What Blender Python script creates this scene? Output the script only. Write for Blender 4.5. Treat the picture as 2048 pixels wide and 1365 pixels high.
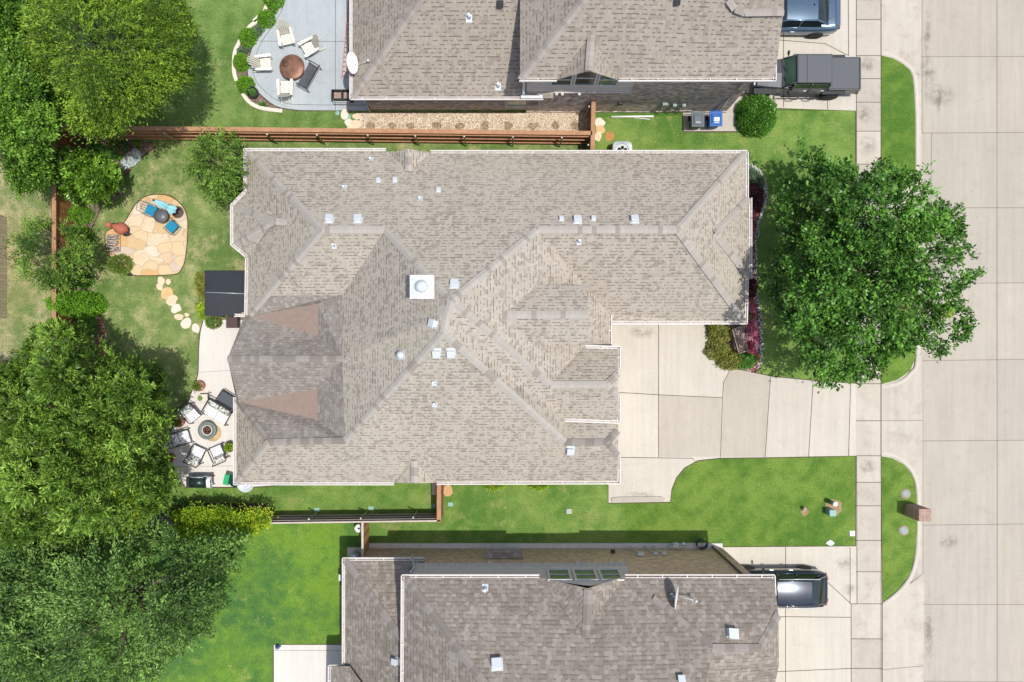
import bpy, bmesh, math, random
import numpy as np
from mathutils import Vector, Matrix, noise
random.seed(7); rng = np.random.default_rng(11)
for o in list(bpy.data.objects): bpy.data.objects.remove(o)
SC = bpy.context.scene
COL = SC.collection
# ------------------------------------------------------------------ camera, sky, sun
H, S, CX, CY = 40.0, 40.0, 1020.0, 715.0          # height above ground, pixels per metre on the ground, point straight below
cd = bpy.data.cameras.new('camera'); cam = bpy.data.objects.new('camera', cd); COL.objects.link(cam)
cam.location = (0, 0, H); cam.rotation_euler = (0, 0, 0)
cd.sensor_width = 36; cd.lens = 36*H*S/2048; cd.clip_end = 2000
cd.shift_x = (1024-CX)/2048; cd.shift_y = (CY-682.5)/2048
SC.camera = cam
SUNV = Vector((.25, -.105, 1)).normalized()
w = bpy.data.worlds.new('World'); SC.world = w; w.use_nodes = True
nt = w.node_tree; bg = nt.nodes['Background']; sk = nt.nodes.new('ShaderNodeTexSky')
sk.sky_type = 'NISHITA'; sk.sun_disc = False; sk.dust_density = 2.5
sk.sun_elevation = math.asin(SUNV.z); sk.sun_rotation = math.atan2(SUNV.x, SUNV.y)
nt.links.new(sk.outputs[0], bg.inputs[0]); bg.inputs[1].default_value = 0.15
sl = bpy.data.lights.new('sun', 'SUN'); sl.energy = 3.7; sl.angle = math.radians(.5); sl.color = (1, .96, .9)
so = bpy.data.objects.new('sun', sl); COL.objects.link(so); so.location = SUNV*60
so.rotation_euler = SUNV.to_track_quat('Z', 'Y').to_euler()
SC.view_settings.view_transform = 'Standard'; SC.view_settings.look = 'None'
SC.view_settings.exposure = 0.1; SC.view_settings.gamma = 1

def P(px, py, z=0.0):
    t = (H-z)/H/S
    return Vector(((px-CX)*t, (CY-py)*t, z))
# ------------------------------------------------------------------ materials
MATS = {}
def newmat(name):
    m = bpy.data.materials.new(name); m.use_nodes = True; n = m.node_tree
    for x in list(n.nodes): n.nodes.remove(x)
    out = n.nodes.new('ShaderNodeOutputMaterial'); b = n.nodes.new('ShaderNodeBsdfPrincipled')
    n.links.new(b.outputs[0], out.inputs[0]); MATS[name] = m
    return m, n, b, out
def lin(c):                                        # sRGB 0-255 -> linear
    return tuple(((x/255)/12.92 if x/255 <= .04045 else ((x/255+.055)/1.055)**2.4) for x in c)
def N(n, typ, **kw):
    x = n.nodes.new('ShaderNode'+typ)
    for k, v in kw.items():
        if k.startswith('i'): x.inputs[int(k[1:])].default_value = v
        else: setattr(x, k, v)
    return x
def L(n, a, b): n.links.new(a, b)
def math_(n, op, a, b=None, c=None):
    x = n.nodes.new('ShaderNodeMath'); x.operation = op
    for i, v in enumerate((a, b, c)):
        if v is None: continue
        if isinstance(v, (int, float)): x.inputs[i].default_value = v
        else: n.links.new(v, x.inputs[i])
    return x.outputs[0]
def mixc(n, f, a, b, mode='MIX'):
    x = n.nodes.new('ShaderNodeMix'); x.data_type = 'RGBA'; x.blend_type = mode
    for s, v in ((x.inputs[0], f), (x.inputs[6], a), (x.inputs[7], b)):
        if isinstance(v, (int, float)): s.default_value = v
        elif isinstance(v, tuple): s.default_value = (*v[:3], 1)
        else: n.links.new(v, s)
    return x.outputs[2]
def ramp(n, f, stops, interp='LINEAR'):
    x = n.nodes.new('ShaderNodeValToRGB'); x.color_ramp.interpolation = interp
    while len(x.color_ramp.elements) < len(stops): x.color_ramp.elements.new(.5)
    for e, (p, c) in zip(x.color_ramp.elements, stops):
        e.position = p; e.color = (*c, 1) if isinstance(c, tuple) else (c, c, c, 1)
    if f is not None: n.links.new(f, x.inputs[0])
    return x.outputs[0]
def noisef(n, vec, scale, detail=3, rough=.6):
    x = N(n, 'TexNoise'); x.inputs['Scale'].default_value = scale; x.inputs['Detail'].default_value = detail
    x.inputs['Roughness'].default_value = rough
    if vec is not None: L(n, vec, x.inputs['Vector'])
    return x.outputs['Fac']
def simple(name, col, rough=.7, metal=0, var=.12, nscale=9, coat=0, spec=None):
    m, n, b, o = newmat(name)
    tc = N(n, 'TexCoord')
    f = noisef(n, tc.outputs['Object'], nscale, 4)
    f2 = noisef(n, tc.outputs['Object'], nscale*7, 2)
    s = math_(n, 'ADD', math_(n, 'MULTIPLY', f, .7), math_(n, 'MULTIPLY', f2, .3))
    c = ramp(n, s, [(.3, tuple(x*(1-var) for x in col)), (.7, tuple(min(1, x*(1+var)) for x in col))])
    L(n, c, b.inputs['Base Color']); b.inputs['Roughness'].default_value = rough; b.inputs['Metallic'].default_value = metal
    if coat: b.inputs['Coat Weight'].default_value = coat; b.inputs['Coat Roughness'].default_value = .05
    return m
def grass(name, c1, c2, dry, dryamt, stripes=0.0, sang=0.0):
    m, n, b, o = newmat(name); tc = N(n, 'TexCoord'); v = tc.outputs['Object']
    big = noisef(n, v, .28, 3, .55); mid = noisef(n, v, 1.6, 4, .65); fine = noisef(n, v, 13, 5, .75)
    mp = N(n, 'Mapping'); mp.inputs['Rotation'].default_value = (0, 0, .6); mp.inputs['Scale'].default_value = (1, 3, 1)
    L(n, v, mp.inputs[0]); blade = noisef(n, mp.outputs[0], 22, 3, .8)
    f = math_(n, 'ADD', math_(n, 'MULTIPLY', big, .55), math_(n, 'MULTIPLY', mid, .45))
    if stripes:
        wv = N(n, 'TexWave'); wv.inputs['Scale'].default_value = .32; wv.inputs['Distortion'].default_value = 1.2
        mp2 = N(n, 'Mapping'); mp2.inputs['Rotation'].default_value = (0, 0, sang); L(n, v, mp2.inputs[0]); L(n, mp2.outputs[0], wv.inputs[0])
        f = math_(n, 'ADD', f, math_(n, 'MULTIPLY', math_(n, 'SUBTRACT', wv.outputs['Fac'], .5), stripes))
    c = ramp(n, f, [(.4, c1), (.58, c2)])
    d = math_(n, 'ADD', math_(n, 'MULTIPLY', noisef(n, v, .8, 5, .7), .75), math_(n, 'MULTIPLY', fine, .25))
    dm = ramp(n, d, [(.62-dryamt, 0.0), (.75-dryamt*.6, 1.0)])
    c = mixc(n, math_(n, 'MULTIPLY', dm, .75), c, dry)
    g = math_(n, 'ADD', math_(n, 'MULTIPLY', fine, .6), math_(n, 'MULTIPLY', blade, .4))
    g = ramp(n, g, [(.3, .5), (.5, 1.14), (.72, 1.85)])
    c = mixc(n, 1.0, c, g, 'MULTIPLY')
    L(n, c, b.inputs['Base Color']); b.inputs['Roughness'].default_value = .85
    b.inputs['Specular IOR Level'].default_value = .2
    bp = N(n, 'Bump'); bp.inputs['Strength'].default_value = .5; bp.inputs['Distance'].default_value = .05
    L(n, blade, bp.inputs['Height']); L(n, bp.outputs[0], b.inputs['Normal'])
    return m
def concrete(name, col, stain, var=.1, stainamt=.0):
    m, n, b, o = newmat(name); tc = N(n, 'TexCoord'); v = tc.outputs['Object']
    at = N(n, 'Attribute'); at.attribute_name = 'tone'
    big = noisef(n, v, .5, 5, .6); fine = noisef(n, v, 30, 3, .7); mid = noisef(n, v, 3.5, 5, .7)
    s = math_(n, 'ADD', math_(n, 'MULTIPLY', big, .6), math_(n, 'MULTIPLY', mid, .4))
    c = ramp(n, s, [(.33, tuple(x*(1-var) for x in col)), (.66, tuple(min(1, x*(1+var)) for x in col))])
    st = ramp(n, noisef(n, v, 1.1, 8, .75), [(.56-stainamt, 0.0), (.74-stainamt, 1.0)])
    c = mixc(n, math_(n, 'MULTIPLY', st, .55), c, stain)
    c = mixc(n, 1.0, c, ramp(n, fine, [(.3, .9), (.7, 1.08)]), 'MULTIPLY')
    mps = N(n, 'Mapping'); mps.inputs['Scale'].default_value = (3.5, .18, 1); L(n, v, mps.inputs[0]); c = mixc(n, 1.0, c, ramp(n, noisef(n, mps.outputs[0], 1.0, 5, .7), [(.33, .93), (.67, 1.05)]), 'MULTIPLY')
    spk = N(n, 'TexVoronoi'); spk.inputs['Scale'].default_value = .9; L(n, v, spk.inputs['Vector']); c = mixc(n, ramp(n, spk.outputs['Distance'], [(.035, .6), (.06, 0.0)]), c, stain)
    c = mixc(n, 1.0, c, at.outputs['Color'], 'MULTIPLY')
    L(n, c, b.inputs['Base Color']); b.inputs['Roughness'].default_value = .85
    return m
def shingle(name, cols, row=.18, tab=.19, dash=.5, dashdark=.5, weather=None):
    m, n, b, o = newmat(name); uv = N(n, 'UVMap'); sx = N(n, 'SeparateXYZ'); L(n, uv.outputs[0], sx.inputs[0])
    v = math_(n, 'DIVIDE', sx.outputs[1], row); r = math_(n, 'FLOOR', v); fv = math_(n, 'FRACT', v)
    wr = N(n, 'TexWhiteNoise', noise_dimensions='1D'); L(n, r, wr.inputs['W'])
    u = math_(n, 'ADD', math_(n, 'DIVIDE', sx.outputs[0], tab), math_(n, 'MULTIPLY', wr.outputs[0], 7.3))
    cu = math_(n, 'FLOOR', u)
    cb = N(n, 'CombineXYZ'); L(n, cu, cb.inputs[0]); L(n, r, cb.inputs[1])
    wn = N(n, 'TexWhiteNoise', noise_dimensions='2D'); L(n, cb.outputs[0], wn.inputs['Vector'])
    c = ramp(n, wn.outputs[0], [(i/len(cols), k) for i, k in enumerate(cols)], 'CONSTANT')
    # shadow under the tabs and printed shadow band, painted as dashes of uneven length
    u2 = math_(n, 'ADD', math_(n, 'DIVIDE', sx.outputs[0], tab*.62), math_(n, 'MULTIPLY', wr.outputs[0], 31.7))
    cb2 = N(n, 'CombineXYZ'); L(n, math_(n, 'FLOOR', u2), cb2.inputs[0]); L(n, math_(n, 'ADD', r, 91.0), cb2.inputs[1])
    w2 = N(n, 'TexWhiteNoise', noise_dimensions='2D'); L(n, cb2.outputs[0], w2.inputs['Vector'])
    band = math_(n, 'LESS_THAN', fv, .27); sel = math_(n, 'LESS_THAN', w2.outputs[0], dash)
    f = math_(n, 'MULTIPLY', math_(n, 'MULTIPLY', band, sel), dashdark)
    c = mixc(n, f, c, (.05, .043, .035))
    f3 = math_(n, 'MULTIPLY', math_(n, 'LESS_THAN', math_(n, 'FRACT', u), .1), .22)
    c = mixc(n, f3, c, (.08, .07, .06))
    tc = N(n, 'TexCoord'); ob = tc.outputs['Object']
    g = noisef(n, ob, 60, 2, .7); c = mixc(n, 1.0, c, ramp(n, g, [(.25, .84), (.75, 1.13)]), 'MULTIPLY')
    big = noisef(n, ob, .35, 4, .6); c = mixc(n, 1.0, c, ramp(n, big, [(.3, .95), (.7, 1.04)]), 'MULTIPLY')
    mps = N(n, 'Mapping'); mps.inputs['Scale'].default_value = (2.2, .25, 1); L(n, uv.outputs[0], mps.inputs[0]); stk = noisef(n, mps.outputs[0], 1.3, 5, .7)
    c = mixc(n, 1.0, c, ramp(n, stk, [(.32, .92), (.5, 1.0), (.7, 1.04)]), 'MULTIPLY')
    if weather: 
        wb = ramp(n, noisef(n, ob, .22, 5, .65), [(.48, 0.0), (.66, 1.0)]); c = mixc(n, math_(n, 'MULTIPLY', wb, .25), c, weather)
    L(n, c, b.inputs['Base Color']); b.inputs['Roughness'].default_value = .95; b.inputs['Specular IOR Level'].default_value = .15
    hgt = math_(n, 'SUBTRACT', 1.0, fv); bp = N(n, 'Bump'); bp.inputs['Strength'].default_value = .35; bp.inputs['Distance'].default_value = .012
    L(n, math_(n, 'ADD', hgt, math_(n, 'MULTIPLY', wn.outputs[0], .5)), bp.inputs['Height']); L(n, bp.outputs[0], b.inputs['Normal'])
    return m
def capmat(name, base, dark, thr=.16):
    m, n, b, o = newmat(name); uv = N(n, 'UVMap'); sx = N(n, 'SeparateXYZ'); L(n, uv.outputs[0], sx.inputs[0])
    u = math_(n, 'DIVIDE', sx.outputs[0], .2); r = math_(n, 'FLOOR', u); fr = math_(n, 'FRACT', u)
    w1 = N(n, 'TexWhiteNoise', noise_dimensions='1D'); L(n, r, w1.inputs['W'])
    c = ramp(n, w1.outputs[0], [(0, dark), (thr, tuple(x*.97 for x in base)), (.6, base), (.85, tuple(x*1.04 for x in base))], 'CONSTANT')
    c = mixc(n, math_(n, 'MULTIPLY', math_(n, 'LESS_THAN', fr, .1), .12), c, (.1, .09, .08))
    tc = N(n, 'TexCoord'); g = noisef(n, tc.outputs['Object'], 50, 2); c = mixc(n, 1.0, c, ramp(n, g, [(.25, .85), (.75, 1.12)]), 'MULTIPLY')
    L(n, c, b.inputs['Base Color']); b.inputs['Roughness'].default_value = .95
    return m
def brick(name, cols, mortar, bw=.21, bh=.075):
    m, n, b, o = newmat(name); uv = N(n, 'UVMap'); sx = N(n, 'SeparateXYZ'); L(n, uv.outputs[0], sx.inputs[0])
    v = math_(n, 'DIVIDE', sx.outputs[1], bh); r = math_(n, 'FLOOR', v); fv = math_(n, 'FRACT', v)
    u = math_(n, 'ADD', math_(n, 'DIVIDE', sx.outputs[0], bw), math_(n, 'MULTIPLY', math_(n, 'MODULO', r, 2.0), .5)); cu = math_(n, 'FLOOR', u); fu = math_(n, 'FRACT', u)
    cb = N(n, 'CombineXYZ'); L(n, cu, cb.inputs[0]); L(n, r, cb.inputs[1])
    wn = N(n, 'TexWhiteNoise', noise_dimensions='2D'); L(n, cb.outputs[0], wn.inputs['Vector'])
    c = ramp(n, wn.outputs[0], [(i/len(cols), k) for i, k in enumerate(cols)], 'CONSTANT')
    mm = math_(n, 'MAXIMUM', math_(n, 'LESS_THAN', fv, .16), math_(n, 'LESS_THAN', fu, .07))
    c = mixc(n, mm, c, mortar); L(n, c, b.inputs['Base Color']); b.inputs['Roughness'].default_value = .9
    bp = N(n, 'Bump'); bp.inputs['Strength'].default_value = .5; bp.inputs['Distance'].default_value = .01
    L(n, math_(n, 'SUBTRACT', 1.0, mm), bp.inputs['Height']); L(n, bp.outputs[0], b.inputs['Normal'])
    return m
def planks(name, col, pw=.14, var=.35, rough=.8):
    m, n, b, o = newmat(name); uv = N(n, 'UVMap'); sx = N(n, 'SeparateXYZ'); L(n, uv.outputs[0], sx.inputs[0])
    u = math_(n, 'DIVIDE', sx.outputs[0], pw); cu = math_(n, 'FLOOR', u); fu = math_(n, 'FRACT', u)
    w1 = N(n, 'TexWhiteNoise', noise_dimensions='1D'); L(n, cu, w1.inputs['W'])
    c = ramp(n, w1.outputs[0], [(0, tuple(x*(1-var) for x in col)), (1, tuple(x*(1+var) for x in col))])
    c = mixc(n, math_(n, 'MULTIPLY', math_(n, 'LESS_THAN', fu, .07), .7), c, tuple(x*.15 for x in col))
    mp = N(n, 'Mapping'); mp.inputs['Scale'].default_value = (25, 1.5, 1); L(n, uv.outputs[0], mp.inputs[0])
    g = noisef(n, mp.outputs[0], 1.5, 4, .7); c = mixc(n, 1.0, c, ramp(n, g, [(.3, .65), (.7, 1.25)]), 'MULTIPLY')
    L(n, c, b.inputs['Base Color']); b.inputs['Roughness'].default_value = rough
    return m
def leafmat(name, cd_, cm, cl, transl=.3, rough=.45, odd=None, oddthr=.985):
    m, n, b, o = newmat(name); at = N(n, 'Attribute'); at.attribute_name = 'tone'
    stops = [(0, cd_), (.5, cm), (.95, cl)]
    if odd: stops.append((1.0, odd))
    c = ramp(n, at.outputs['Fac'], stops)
    tc = N(n, 'TexCoord'); g = noisef(n, tc.outputs['Object'], .9, 3); c = mixc(n, 1.0, c, ramp(n, g, [(.3, .78), (.7, 1.22)]), 'MULTIPLY')
    L(n, c, b.inputs['Base Color']); b.inputs['Roughness'].default_value = rough; b.inputs['Specular IOR Level'].default_value = .28
    tr = N(n, 'BsdfTranslucent'); L(n, mixc(n, 1.0, c, (1.2, 1.3, .6), 'MULTIPLY'), tr.inputs[0])
    mx = N(n, 'MixShader', i0=transl*.4); L(n, b.outputs[0], mx.inputs[1]); L(n, tr.outputs[0], mx.inputs[2]); L(n, mx.outputs[0], o.inputs[0])
    return m
def pebbles(name, cols, scale=22, gap=(.1, .09, .07), patch=None):
    m, n, b, o = newmat(name); tc = N(n, 'TexCoord'); vo = N(n, 'TexVoronoi'); vo.inputs['Scale'].default_value = scale
    L(n, tc.outputs['Object'], vo.inputs['Vector']); vd = N(n, 'TexVoronoi', feature='DISTANCE_TO_EDGE'); vd.inputs['Scale'].default_value = scale
    L(n, tc.outputs['Object'], vd.inputs['Vector'])
    sp = N(n, 'SeparateColor'); L(n, vo.outputs['Color'], sp.inputs[0])
    c = ramp(n, sp.outputs[0], [(i/len(cols), k) for i, k in enumerate(cols)], 'CONSTANT')
    c = mixc(n, ramp(n, vd.outputs['Distance'], [(.02, 1.0), (.12, 0.0)]), c, gap)
    if patch:
        pf = ramp(n, noisef(n, tc.outputs['Object'], 1.0, 5, .6), [(.56, 0.0), (.68, 1.0)]); c = mixc(n, math_(n, 'MULTIPLY', pf, .7), c, patch)
    L(n, c, b.inputs['Base Color']); b.inputs['Roughness'].default_value = .85
    bp = N(n, 'Bump'); bp.inputs['Strength'].default_value = .7; bp.inputs['Distance'].default_value = .03
    L(n, vd.outputs['Distance'], bp.inputs['Height']); L(n, bp.outputs[0], b.inputs['Normal'])
    return m
def glass(name, col=(.02, .05, .04), rough=.05):
    m, n, b, o = newmat(name); tc = N(n, 'TexCoord'); f = noisef(n, tc.outputs['Object'], 1.5, 2)
    L(n, ramp(n, f, [(.3, tuple(x*.7 for x in col)), (.7, tuple(x*1.4 for x in col))]), b.inputs['Base Color'])
    b.inputs['Roughness'].default_value = rough; b.inputs['Specular IOR Level'].default_value = .9
    return m
G = {}
G['lawn_base'] = grass('grass_base', (.05, .12, .016), (.075, .16, .025), (.2, .17, .08), .02)
G['lawn_top'] = grass('grass_top_yard', (.065, .13, .024), (.14, .215, .055), (.24, .22, .1), .08, .06, .1)
G['lawn_back'] = grass('grass_back_yard', (.085, .145, .035), (.17, .225, .07), (.38, .33, .18), .12, .03, .8)
G['lawn_dry'] = grass('grass_dry', (.12, .17, .05), (.22, .21, .1), (.42, .36, .2), .16)
G['lawn_low'] = grass('grass_low_yard', (.048, .125, .03), (.12, .22, .025), (.28, .26, .11), .06, .03, 1.4)
G['lawn_front'] = grass('grass_front', (.058, .13, .016), (.125, .2, .032), (.19, .2, .05), .0, .05, .9)
G['lawn_side'] = grass('grass_side', (.07, .15, .025), (.15, .23, .05), (.25, .22, .09), .07, .04, .3)
CONC = concrete('concrete', (.45, .41, .35), (.3, .26, .21), .07, .05)
CONCD = concrete('concrete_drive', (.50, .465, .40), (.42, .38, .32), .05, .02)
CONCR = concrete('concrete_road', (.39, .355, .3), (.32, .28, .23), .05, .02)
CONCW = concrete('concrete_white', (.62, .595, .55), (.56, .52, .46), .04, .0)
CONCB = concrete('concrete_grey', (.37, .41, .43), (.28, .32, .34), .07, .06)
JOINT = simple('joint', (.22, .19, .16), .95); SOIL = simple('soil', (.07, .045, .028), .95)
MULCH = pebbles('mulch', [(.13, .07, .045), (.2, .13, .09), (.28, .2, .15), (.09, .05, .03), (.36, .29, .23)], 30)
GRAVEL = pebbles('gravel', [(.6, .47, .32), (.75, .64, .48), (.45, .33, .22), (.68, .56, .42), (.8, .74, .62)], 20, (.2, .14, .09), (.3, .24, .13))
RIVER = pebbles('river_rock', [(.5, .5, .5), (.25, .24, .24), (.65, .63, .6), (.38, .35, .33)], 12)
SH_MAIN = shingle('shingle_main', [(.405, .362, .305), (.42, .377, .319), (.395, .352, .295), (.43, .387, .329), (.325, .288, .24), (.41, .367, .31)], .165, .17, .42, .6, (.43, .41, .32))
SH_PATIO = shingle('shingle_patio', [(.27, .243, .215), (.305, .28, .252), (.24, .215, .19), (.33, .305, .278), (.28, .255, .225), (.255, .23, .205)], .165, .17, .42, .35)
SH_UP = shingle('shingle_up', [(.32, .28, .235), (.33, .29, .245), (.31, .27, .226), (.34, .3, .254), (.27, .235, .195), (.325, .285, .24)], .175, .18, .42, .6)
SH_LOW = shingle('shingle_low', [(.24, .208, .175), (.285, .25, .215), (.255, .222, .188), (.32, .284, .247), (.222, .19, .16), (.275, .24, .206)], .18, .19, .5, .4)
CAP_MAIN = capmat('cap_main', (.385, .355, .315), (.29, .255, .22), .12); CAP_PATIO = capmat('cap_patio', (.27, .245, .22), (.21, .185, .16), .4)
CAP_UP = capmat('cap_up', (.33, .295, .26), (.28, .245, .215)); CAP_LOW = capmat('cap_low', (.27, .24, .215), (.21, .185, .16), .4)
MEMB = simple('membrane', (.235, .18, .148), .9, var=.12, nscale=5)
BRK_UP = brick('brick_up', [(.42, .34, .27), (.26, .26, .31), (.58, .44, .3), (.18, .18, .2), (.62, .54, .46), (.36, .24, .17)], (.45, .42, .38))
BRK_LOW = brick('brick_low', [(.52, .32, .2), (.62, .42, .24), (.4, .25, .16), (.7, .5, .3), (.5, .34, .24)], (.7, .62, .5))
BRK_MAIN = brick('brick_main', [(.3, .18, .12), (.36, .22, .15), (.24, .14, .1)], (.4, .37, .33))
BRK_MB = brick('brick_mailbox', [(.2, .11, .09), (.3, .18, .14), (.25, .14, .11), (.36, .24, .2)], (.5, .45, .4), .2, .075)
SIDING = planks('siding', (.56, .53, .5), .25, .05); TRIM = simple('trim', (.52, .49, .45), .7, var=.06)
GUTTER = simple('gutter_white', (.64, .61, .58), .45, var=.04); GUTIN = simple('gutter_inside', (.42, .4, .38), .7, var=.25, nscale=5)
GUTIND = simple('gutter_inside_brown', (.16, .1, .09), .8, var=.5, nscale=3)
METAL = simple('galvanised', (.62, .66, .68), .35, .3, .08); METALD = simple('dark_metal', (.03, .032, .036), .45, .2, .2)
STEEL = simple('steel_post', (.5, .52, .5), .5, 0, .3); WHITE = simple('white_paint', (.78, .78, .76), .5, var=.04)
GALV = simple('galvanised_tub', (.6, .66, .7), .3, .6, .08); VENTM = simple('vent_metal', (.6, .64, .66), .5, .1, .06)
WOOD = planks('fence_wood', (.33, .14, .055), .14, .3); WOODCAP = simple('fence_cap', (.38, .2, .105), .8, var=.25, nscale=4)
WOODG = simple('grey_wood', (.3, .22, .19), .8, var=.3, nscale=6); BARK = simple('bark', (.12, .095, .07), .95, var=.4, nscale=8)
GLASS = glass('window_glass', (.03, .06, .05), .25); GLASSV = glass('window_painted_reflection', (.12, .2, .08), .15); CARGL = glass('car_glass', (.012, .018, .02), .03)  # GLASSV: reflected grass painted into the pane as green base colour
CREAM = simple('cream_paint', (.72, .68, .58), .55, var=.06, nscale=14); CREAM2 = simple('weathered_paint', (.5, .48, .39), .6, var=.12, nscale=14)
# ------------------------------------------------------------------ mesh building
class MB:
    def __init__(s): s.v = []; s.f = []; s.uv = []; s.mi = []; s.col = []; s.sm = []
    def face(s, pts, mi=0, uv=None, tone=1.0, smooth=False):
        pts = [Vector(p) for p in pts]; i0 = len(s.v); s.v += pts; s.f.append(list(range(i0, i0+len(pts))))
        if uv is None:
            n = Vector((0, 0, 0))
            for i in range(len(pts)):
                a, b = pts[i], pts[(i+1) % len(pts)]; n += Vector(((a.y-b.y)*(a.z+b.z), (a.z-b.z)*(a.x+b.x), (a.x-b.x)*(a.y+b.y)))
            if n.length < 1e-9: n = Vector((0, 0, 1))
            n.normalize(); u = Vector((0, 0, 1)).cross(n)
            u = u.normalized() if u.length > .02 else Vector((1, 0, 0)); vv = n.cross(u)
            uv = [(p.dot(u)+50, p.dot(vv)+50) for p in pts]
        s.uv += uv; s.mi.append(mi); s.col += [tone]*len(pts); s.sm.append(smooth)
    def box(s, c, d, rz=0, mi=0, M=None, taper=1.0, tone=1.0):
        c = Vector(c); hx, hy, hz = d[0]/2, d[1]/2, d[2]/2; R = Matrix.Rotation(rz, 3, 'Z') if M is None else M
        q = []
        for sz, k in ((-1, 1), (1, taper)):
            for sx, sy in ((-1, -1), (1, -1), (1, 1), (-1, 1)): q.append(c+R @ Vector((sx*hx*k, sy*hy*k, sz*hz)))
        for f in ((3, 2, 1, 0), (4, 5, 6, 7), (0, 1, 5, 4), (1, 2, 6, 5), (2, 3, 7, 6), (3, 0, 4, 7)): s.face([q[i] for i in f], mi, tone=tone)
    def lathe(s, c, prof, n=20, mi=0, M=None, smooth=True, sx=1, sy=1):
        c = Vector(c); R = M or Matrix.Identity(3); rings = []
        for r, z in prof: rings.append([c+R @ Vector((math.cos(2*math.pi*i/n)*r*sx, math.sin(2*math.pi*i/n)*r*sy, z)) for i in range(n)])
        for a, b in zip(rings, rings[1:]):
            for i in range(n):
                j = (i+1) % n; s.face([a[i], a[j], b[j], b[i]], mi, smooth=smooth)
        if prof[-1][0] > 1e-4: s.face(rings[-1], mi)
        if prof[0][0] > 1e-4: s.face(rings[0][::-1], mi)
    def tube(s, pts, r, n=8, mi=0, cap=True):
        pts = [Vector(p) for p in pts]; rr = r if isinstance(r, (list, tuple)) else [r]*len(pts); rings = []
        for i, p in enumerate(pts):
            d = (pts[min(i+1, len(pts)-1)]-pts[max(i-1, 0)])
            d = d.normalized() if d.length > 1e-9 else Vector((0, 0, 1)); q = d.to_track_quat('Z', 'Y')
            rings.append([p+q @ Vector((math.cos(2*math.pi*k/n)*rr[i], math.sin(2*math.pi*k/n)*rr[i], 0)) for k in range(n)])
        for a, b in zip(rings, rings[1:]):
            for k in range(n):
                j = (k+1) % n; s.face([a[k], a[j], b[j], b[k]], mi, smooth=True)
        if cap: s.face(rings[-1], mi); s.face(rings[0][::-1], mi)
    def slab(s, pts, z0, z1, mi=0, tone=1.0, mside=None):
        top = [Vector((p[0], p[1], z1)) for p in pts]; bot = [Vector((p[0], p[1], z0)) for p in pts]
        s.face(top, mi, tone=tone)
        for i in range(len(pts)):
            j = (i+1) % len(pts); s.face([bot[i], bot[j], top[j], top[i]], mi if mside is None else mside, tone=tone)
    def build(s, name, mats, parent=None, local=False, bevel=0):
        if not isinstance(mats, (list, tuple)): mats = [mats]
        me = bpy.data.meshes.new(name); off = Vector((0, 0, 0)); q = None
        if parent is not None and not local: q = chain_inv(parent)
        vs = [(q @ p) for p in s.v] if q is not None else s.v
        me.from_pydata([tuple(p) for p in vs], [], s.f)
        ul = me.uv_layers.new(name='UVMap'); flat = [c for p in s.uv for c in p]; ul.data.foreach_set('uv', flat)
        ca = me.color_attributes.new('tone', 'FLOAT_COLOR', 'CORNER')
        ca.data.foreach_set('color', [k for t in s.col for k in ((t, t, t, 1) if not isinstance(t, tuple) else (*t, 1))])
        me.polygons.foreach_set('material_index', s.mi); me.polygons.foreach_set('use_smooth', s.sm)
        for m in mats: me.materials.append(m)
        bm = bmesh.new(); bm.from_mesh(me); bmesh.ops.remove_doubles(bm, verts=bm.verts, dist=.0004)
        bmesh.ops.triangulate(bm, faces=[f for f in bm.faces if len(f.verts) > 4]); bm.to_mesh(me); bm.free()
        ob = bpy.data.objects.new(name, me); COL.objects.link(ob)
        if parent is not None: ob.parent = parent
        if bevel:
            bv = ob.modifiers.new('bevel', 'BEVEL'); bv.width = bevel; bv.segments = 2; bv.limit_method = 'ANGLE'
        return ob
def chain_inv(o):
    M = Matrix.Identity(4)
    while o is not None:
        M = Matrix.Translation(o.location) @ o.rotation_euler.to_matrix().to_4x4() @ M; o = o.parent
    return M.inverted()
def tag(o, label=None, cat=None, group=None, kind=None):
    if label: o['label'] = label
    if cat: o['category'] = cat
    if group: o['group'] = group
    if kind: o['kind'] = kind
    return o
def thing(name, label, cat, loc=(0, 0, 0), rz=0, group=None):
    o = bpy.data.objects.new(name, None); COL.objects.link(o); o.location = loc; o.rotation_euler = (0, 0, rz); o.empty_display_size = .2
    return tag(o, label, cat, group)
def pxs(lst, z=0.0): return [P(x, y, z) for x, y in lst]
def smooth_poly(lst, k=3):
    out = []; n = len(lst)
    for i in range(n):
        p0, p1, p2, p3 = (Vector(lst[(i+j-1) % n]) for j in range(4))
        for t in range(k):
            t /= k; out.append(tuple(.5*((2*p1)+(-p0+p2)*t+(2*p0-5*p1+4*p2-p3)*t*t+(-p0+3*p1-3*p2+p3)*t**3)))
    return out
def ribbon(mb, pts, width, z, mi=0, closed=False, tone=1.0):
    pts = [Vector((p[0], p[1])) for p in pts]; n = len(pts); Lp = []; Rp = []
    for i in range(n):
        a = pts[(i-1) % n] if (closed or i > 0) else pts[i]; b = pts[(i+1) % n] if (closed or i < n-1) else pts[i]
        d = (b-a); d = d.normalized() if d.length > 1e-9 else Vector((1, 0)); nn = Vector((-d.y, d.x))*width/2
        Lp.append(pts[i]+nn); Rp.append(pts[i]-nn)
    for i in range(n if closed else n-1):
        j = (i+1) % n; mb.face([(*Lp[i], z), (*Rp[i], z), (*Rp[j], z), (*Lp[j], z)], mi, tone=tone)
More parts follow.
